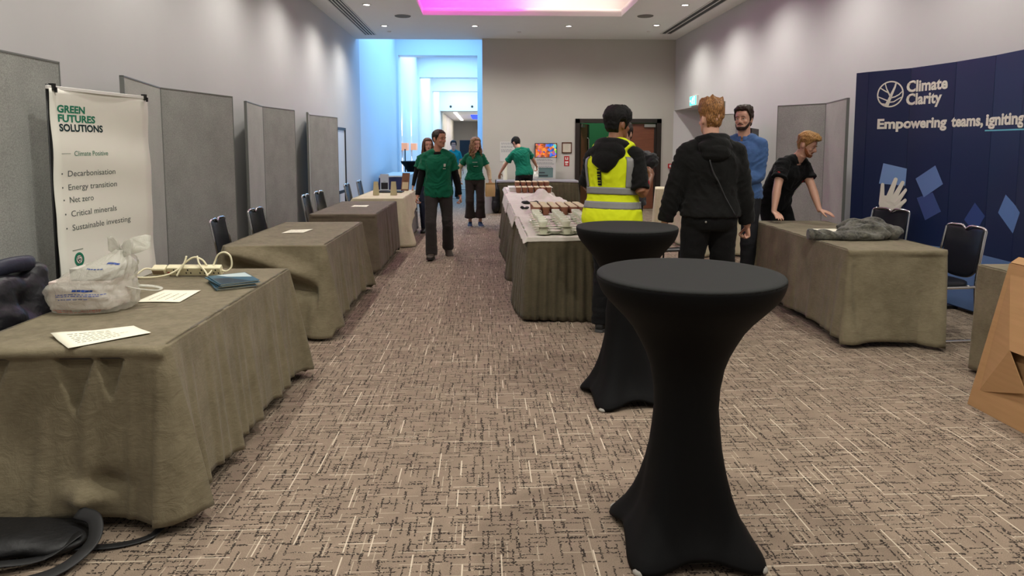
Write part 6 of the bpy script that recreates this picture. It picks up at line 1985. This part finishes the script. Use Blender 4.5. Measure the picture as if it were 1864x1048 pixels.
for i in range(26):
    f_ = i / 25
    t_ = .40 - .40 * f_; a_ = 4.55 + .75 * f_ ** 1.4
    G.append([F.torso(t_, a_ + e * .018, .052) for e in (-1, 0, 1)])
b.grid(G); o = b.build('bag_strap', mat('grey_strap', rgb(40, 40, 42), .6), P, smooth=True); md = o.modifiers.new('s', 'SOLIDIFY'); md.thickness = .005
trousers(F, BLACKT, P, straight=.9, hem=.012, inf=.022, wr=.010)
b = MB(); b.ell(F.torso(-.05, 4.45, .03), (.008, .004, .008)); o = b.build('button', M['steel'], P, smooth=True)
shoes(F, P, SHOE_K, SOLE_D, 1.05)
hair_cap(F, P, HG, short_low(.84, .56, .10, .42), th=lambda a, t: .006 + .022 * ss(.62, .95, t), ruff=.012, freq=34, streak=(1, 1, 1.6), tuft=lambda lc, dv, F_: V((0, 0, .022)) * ss(.17, .24, lc.z) * (1 + noise.noise(lc * 30)))

# ---- 9 man in blue shirt
P = place('person', 'person with dark beard in a blue button shirt, hands clasped in front', 2.72, 7.06, (-.62, -.78))
F = Fig(1.955, pelvis=(0, 0, .96), lean=-2, head=(4, -2, 2), build=.97,
        legs={'R': dict(ankle=(.13, .03, .088)), 'L': dict(ankle=(-.09, -.03, .088))},
        arms={'L': dict(wrist=(-.05, .25, 1.09), pole=(-.5, -1, -.3), hand=(.9, .35, -.05), palm=(0, -.9, -.3), curl=35), 'R': dict(wrist=(.10, .27, 1.07), pole=(.6, -1, -.3), hand=(-.8, .4, 0), palm=(0, -.9, .2), curl=35)})
body(F, P, SK_L, LIP_L); brows(F, P, HB)
garment(F, 'button_shirt', SHIRTB, P, hem=-.06, sleeve=1.86, inf=.024, cuff=.004, wr=.010, flare=.01)
b = MB(); u_, r__, f__ = F.frame(.5)
for sg in (-1, 1):
    G = []
    for i in range(9):
        a_ = pi / 2 + sg * (.18 + 2.9 * i / 8)
        G.append([F.S(.535) + r__ * (.064 * cos(a_)) + f__ * (.066 * sin(a_)) - u_ * .0, F.S(.50) + r__ * (.082 * cos(a_)) + f__ * (.084 * sin(a_) + .0) - u_ * (.012 + .028 * ss(2.0, 0, i))])
    b.grid(G)
o = b.build('collar', SHIRTB, P, smooth=True); md = o.modifiers.new('s', 'SOLIDIFY'); md.thickness = .006
strip_on(F, P, 'placket', fab('blue_placket', 56, 90, 146), -.05, .475, pi / 2 - .07, pi / 2 + .07, .0285, 26, 3)
for t_ in (.06, .14, .22, .30, .38, .44):
    b = MB(); b.ell(F.torso(t_, pi / 2, .031), (.005, .005, .005)); b.build('button', PRINT_W, P, smooth=True)
trousers(F, mat('black_navy_twill', rgb(17, 18, 24), .85), P, straight=.9, hem=.012)
shoes(F, P, SHOE_K, SOLE_D)
hair_cap(F, P, HB, short_low(.83, .60, .02, .34), th=lambda a, t: .012 + .018 * ss(.7, .95, t), ruff=.009, freq=30)
BE = hair_mat('dark_beard', rgb(34, 24, 20), rgb(66, 48, 38))
def beard(F, par, m, th=.007):
    b = MB(); o_, i_ = [], []
    for i in range(13):
        ro, ri = [], []
        for j in range(33):
            ph = -1.5 + 3.0 * j / 32
            top = .155 + .23 * ss(.75, 1.45, abs(ph))
            t_ = -.01 + (top + .01) * i / 12
            e = th * (ss(0, .12, i / 12) * (1 - ss(.85, 1, i / 12)) * .8 + .2) + .002 * noise.noise(V((ph * 9, t_ * 60, 1)))
            ro.append(F.headp(max(.001, t_), ph, e + .002)); ri.append(F.headp(max(.001, t_), ph, -.006))
        o_.append(ro); i_.append(ri)
    b.grid(o_); b.build('beard', m, par, smooth=True)
    b = MB(); b.tube([F.hl(-.030, .080, .052), F.hl(-.022, .093, .063), F.hl(0, .102, .068), F.hl(.022, .093, .063), F.hl(.030, .080, .052)], [(.003, .002), (.005, .004), (.0045, .004), (.005, .004), (.003, .002)], 8); b.build('moustache', m, par, smooth=True)
beard(F, P, BE)

# ---- 10 man leaning on the right table
P = place('person', 'person with ginger beard in a black t-shirt leaning on the right table', 3.28, 7.40, (.5, -.866))
F = Fig(1.82, pelvis=(0, -.06, .92), lean=37, side=0, twist=0, head=(-20, 22, 0), build=1.08,
        legs={'R': dict(ankle=(.16, -.14, .088)), 'L': dict(ankle=(-.14, .0, .088))},
        arms={'R': dict(wrist=(.46, .27, .80), pole=(1, .1, .3), hand=(.35, .7, -.30), palm=(0, -.3, -1), curl=8), 'L': dict(wrist=(-.09, .45, .785), pole=(-1, -.2, .2), hand=(-.25, .8, -.22), palm=(0, -.3, -1), curl=8)})
body(F, P, SK_L, LIP_L); brows(F, P, HG)
garment(F, 't_shirt', BLACKJ, P, hem=-.09, sleeve=.62, inf=.022, cuff=.018, wr=.010, flare=.01)
trousers(F, BLACKT, P, straight=.8); shoes(F, P, SHOE_K, SOLE_D)
hair_cap(F, P, HG2, short_low(.80, .55, .10, .40), th=lambda a, t: .010 + .022 * ss(.6, .9, t), ruff=.008, freq=32, tuft=lambda lc, dv, F_: F_.fh * .016 * ss(.17, .22, lc.z))
beard(F, P, BRD, .005)
VF2 = lambda u, v: F.torso(.40 - v, pi / 2 + .15 + u, .030)
for k, (t_, w_) in enumerate(((.34, .10), (.30, .07), (.265, .10), (.225, .06), (.19, .09), (.155, .05))):
    strip_on(F, P, 'chest_print', PRINT_W if k else PRINT_R, t_ - .012, t_ + .012, pi / 2 + .40 - w_, pi / 2 + .40 + w_, .034, 3, 6, 'column of small pale chest print' if k else 'red mark above the chest print', .002)
A_, B_, C_ = F.arm['R']
b = MB(); b.ell(A_.lerp(B_, .42) + V((.062, .02, .01)), (.014, .03, .028)); o = b.build('sleeve_badge', PRINT_R, P, smooth=True); o['label'] = 'red sleeve badge'
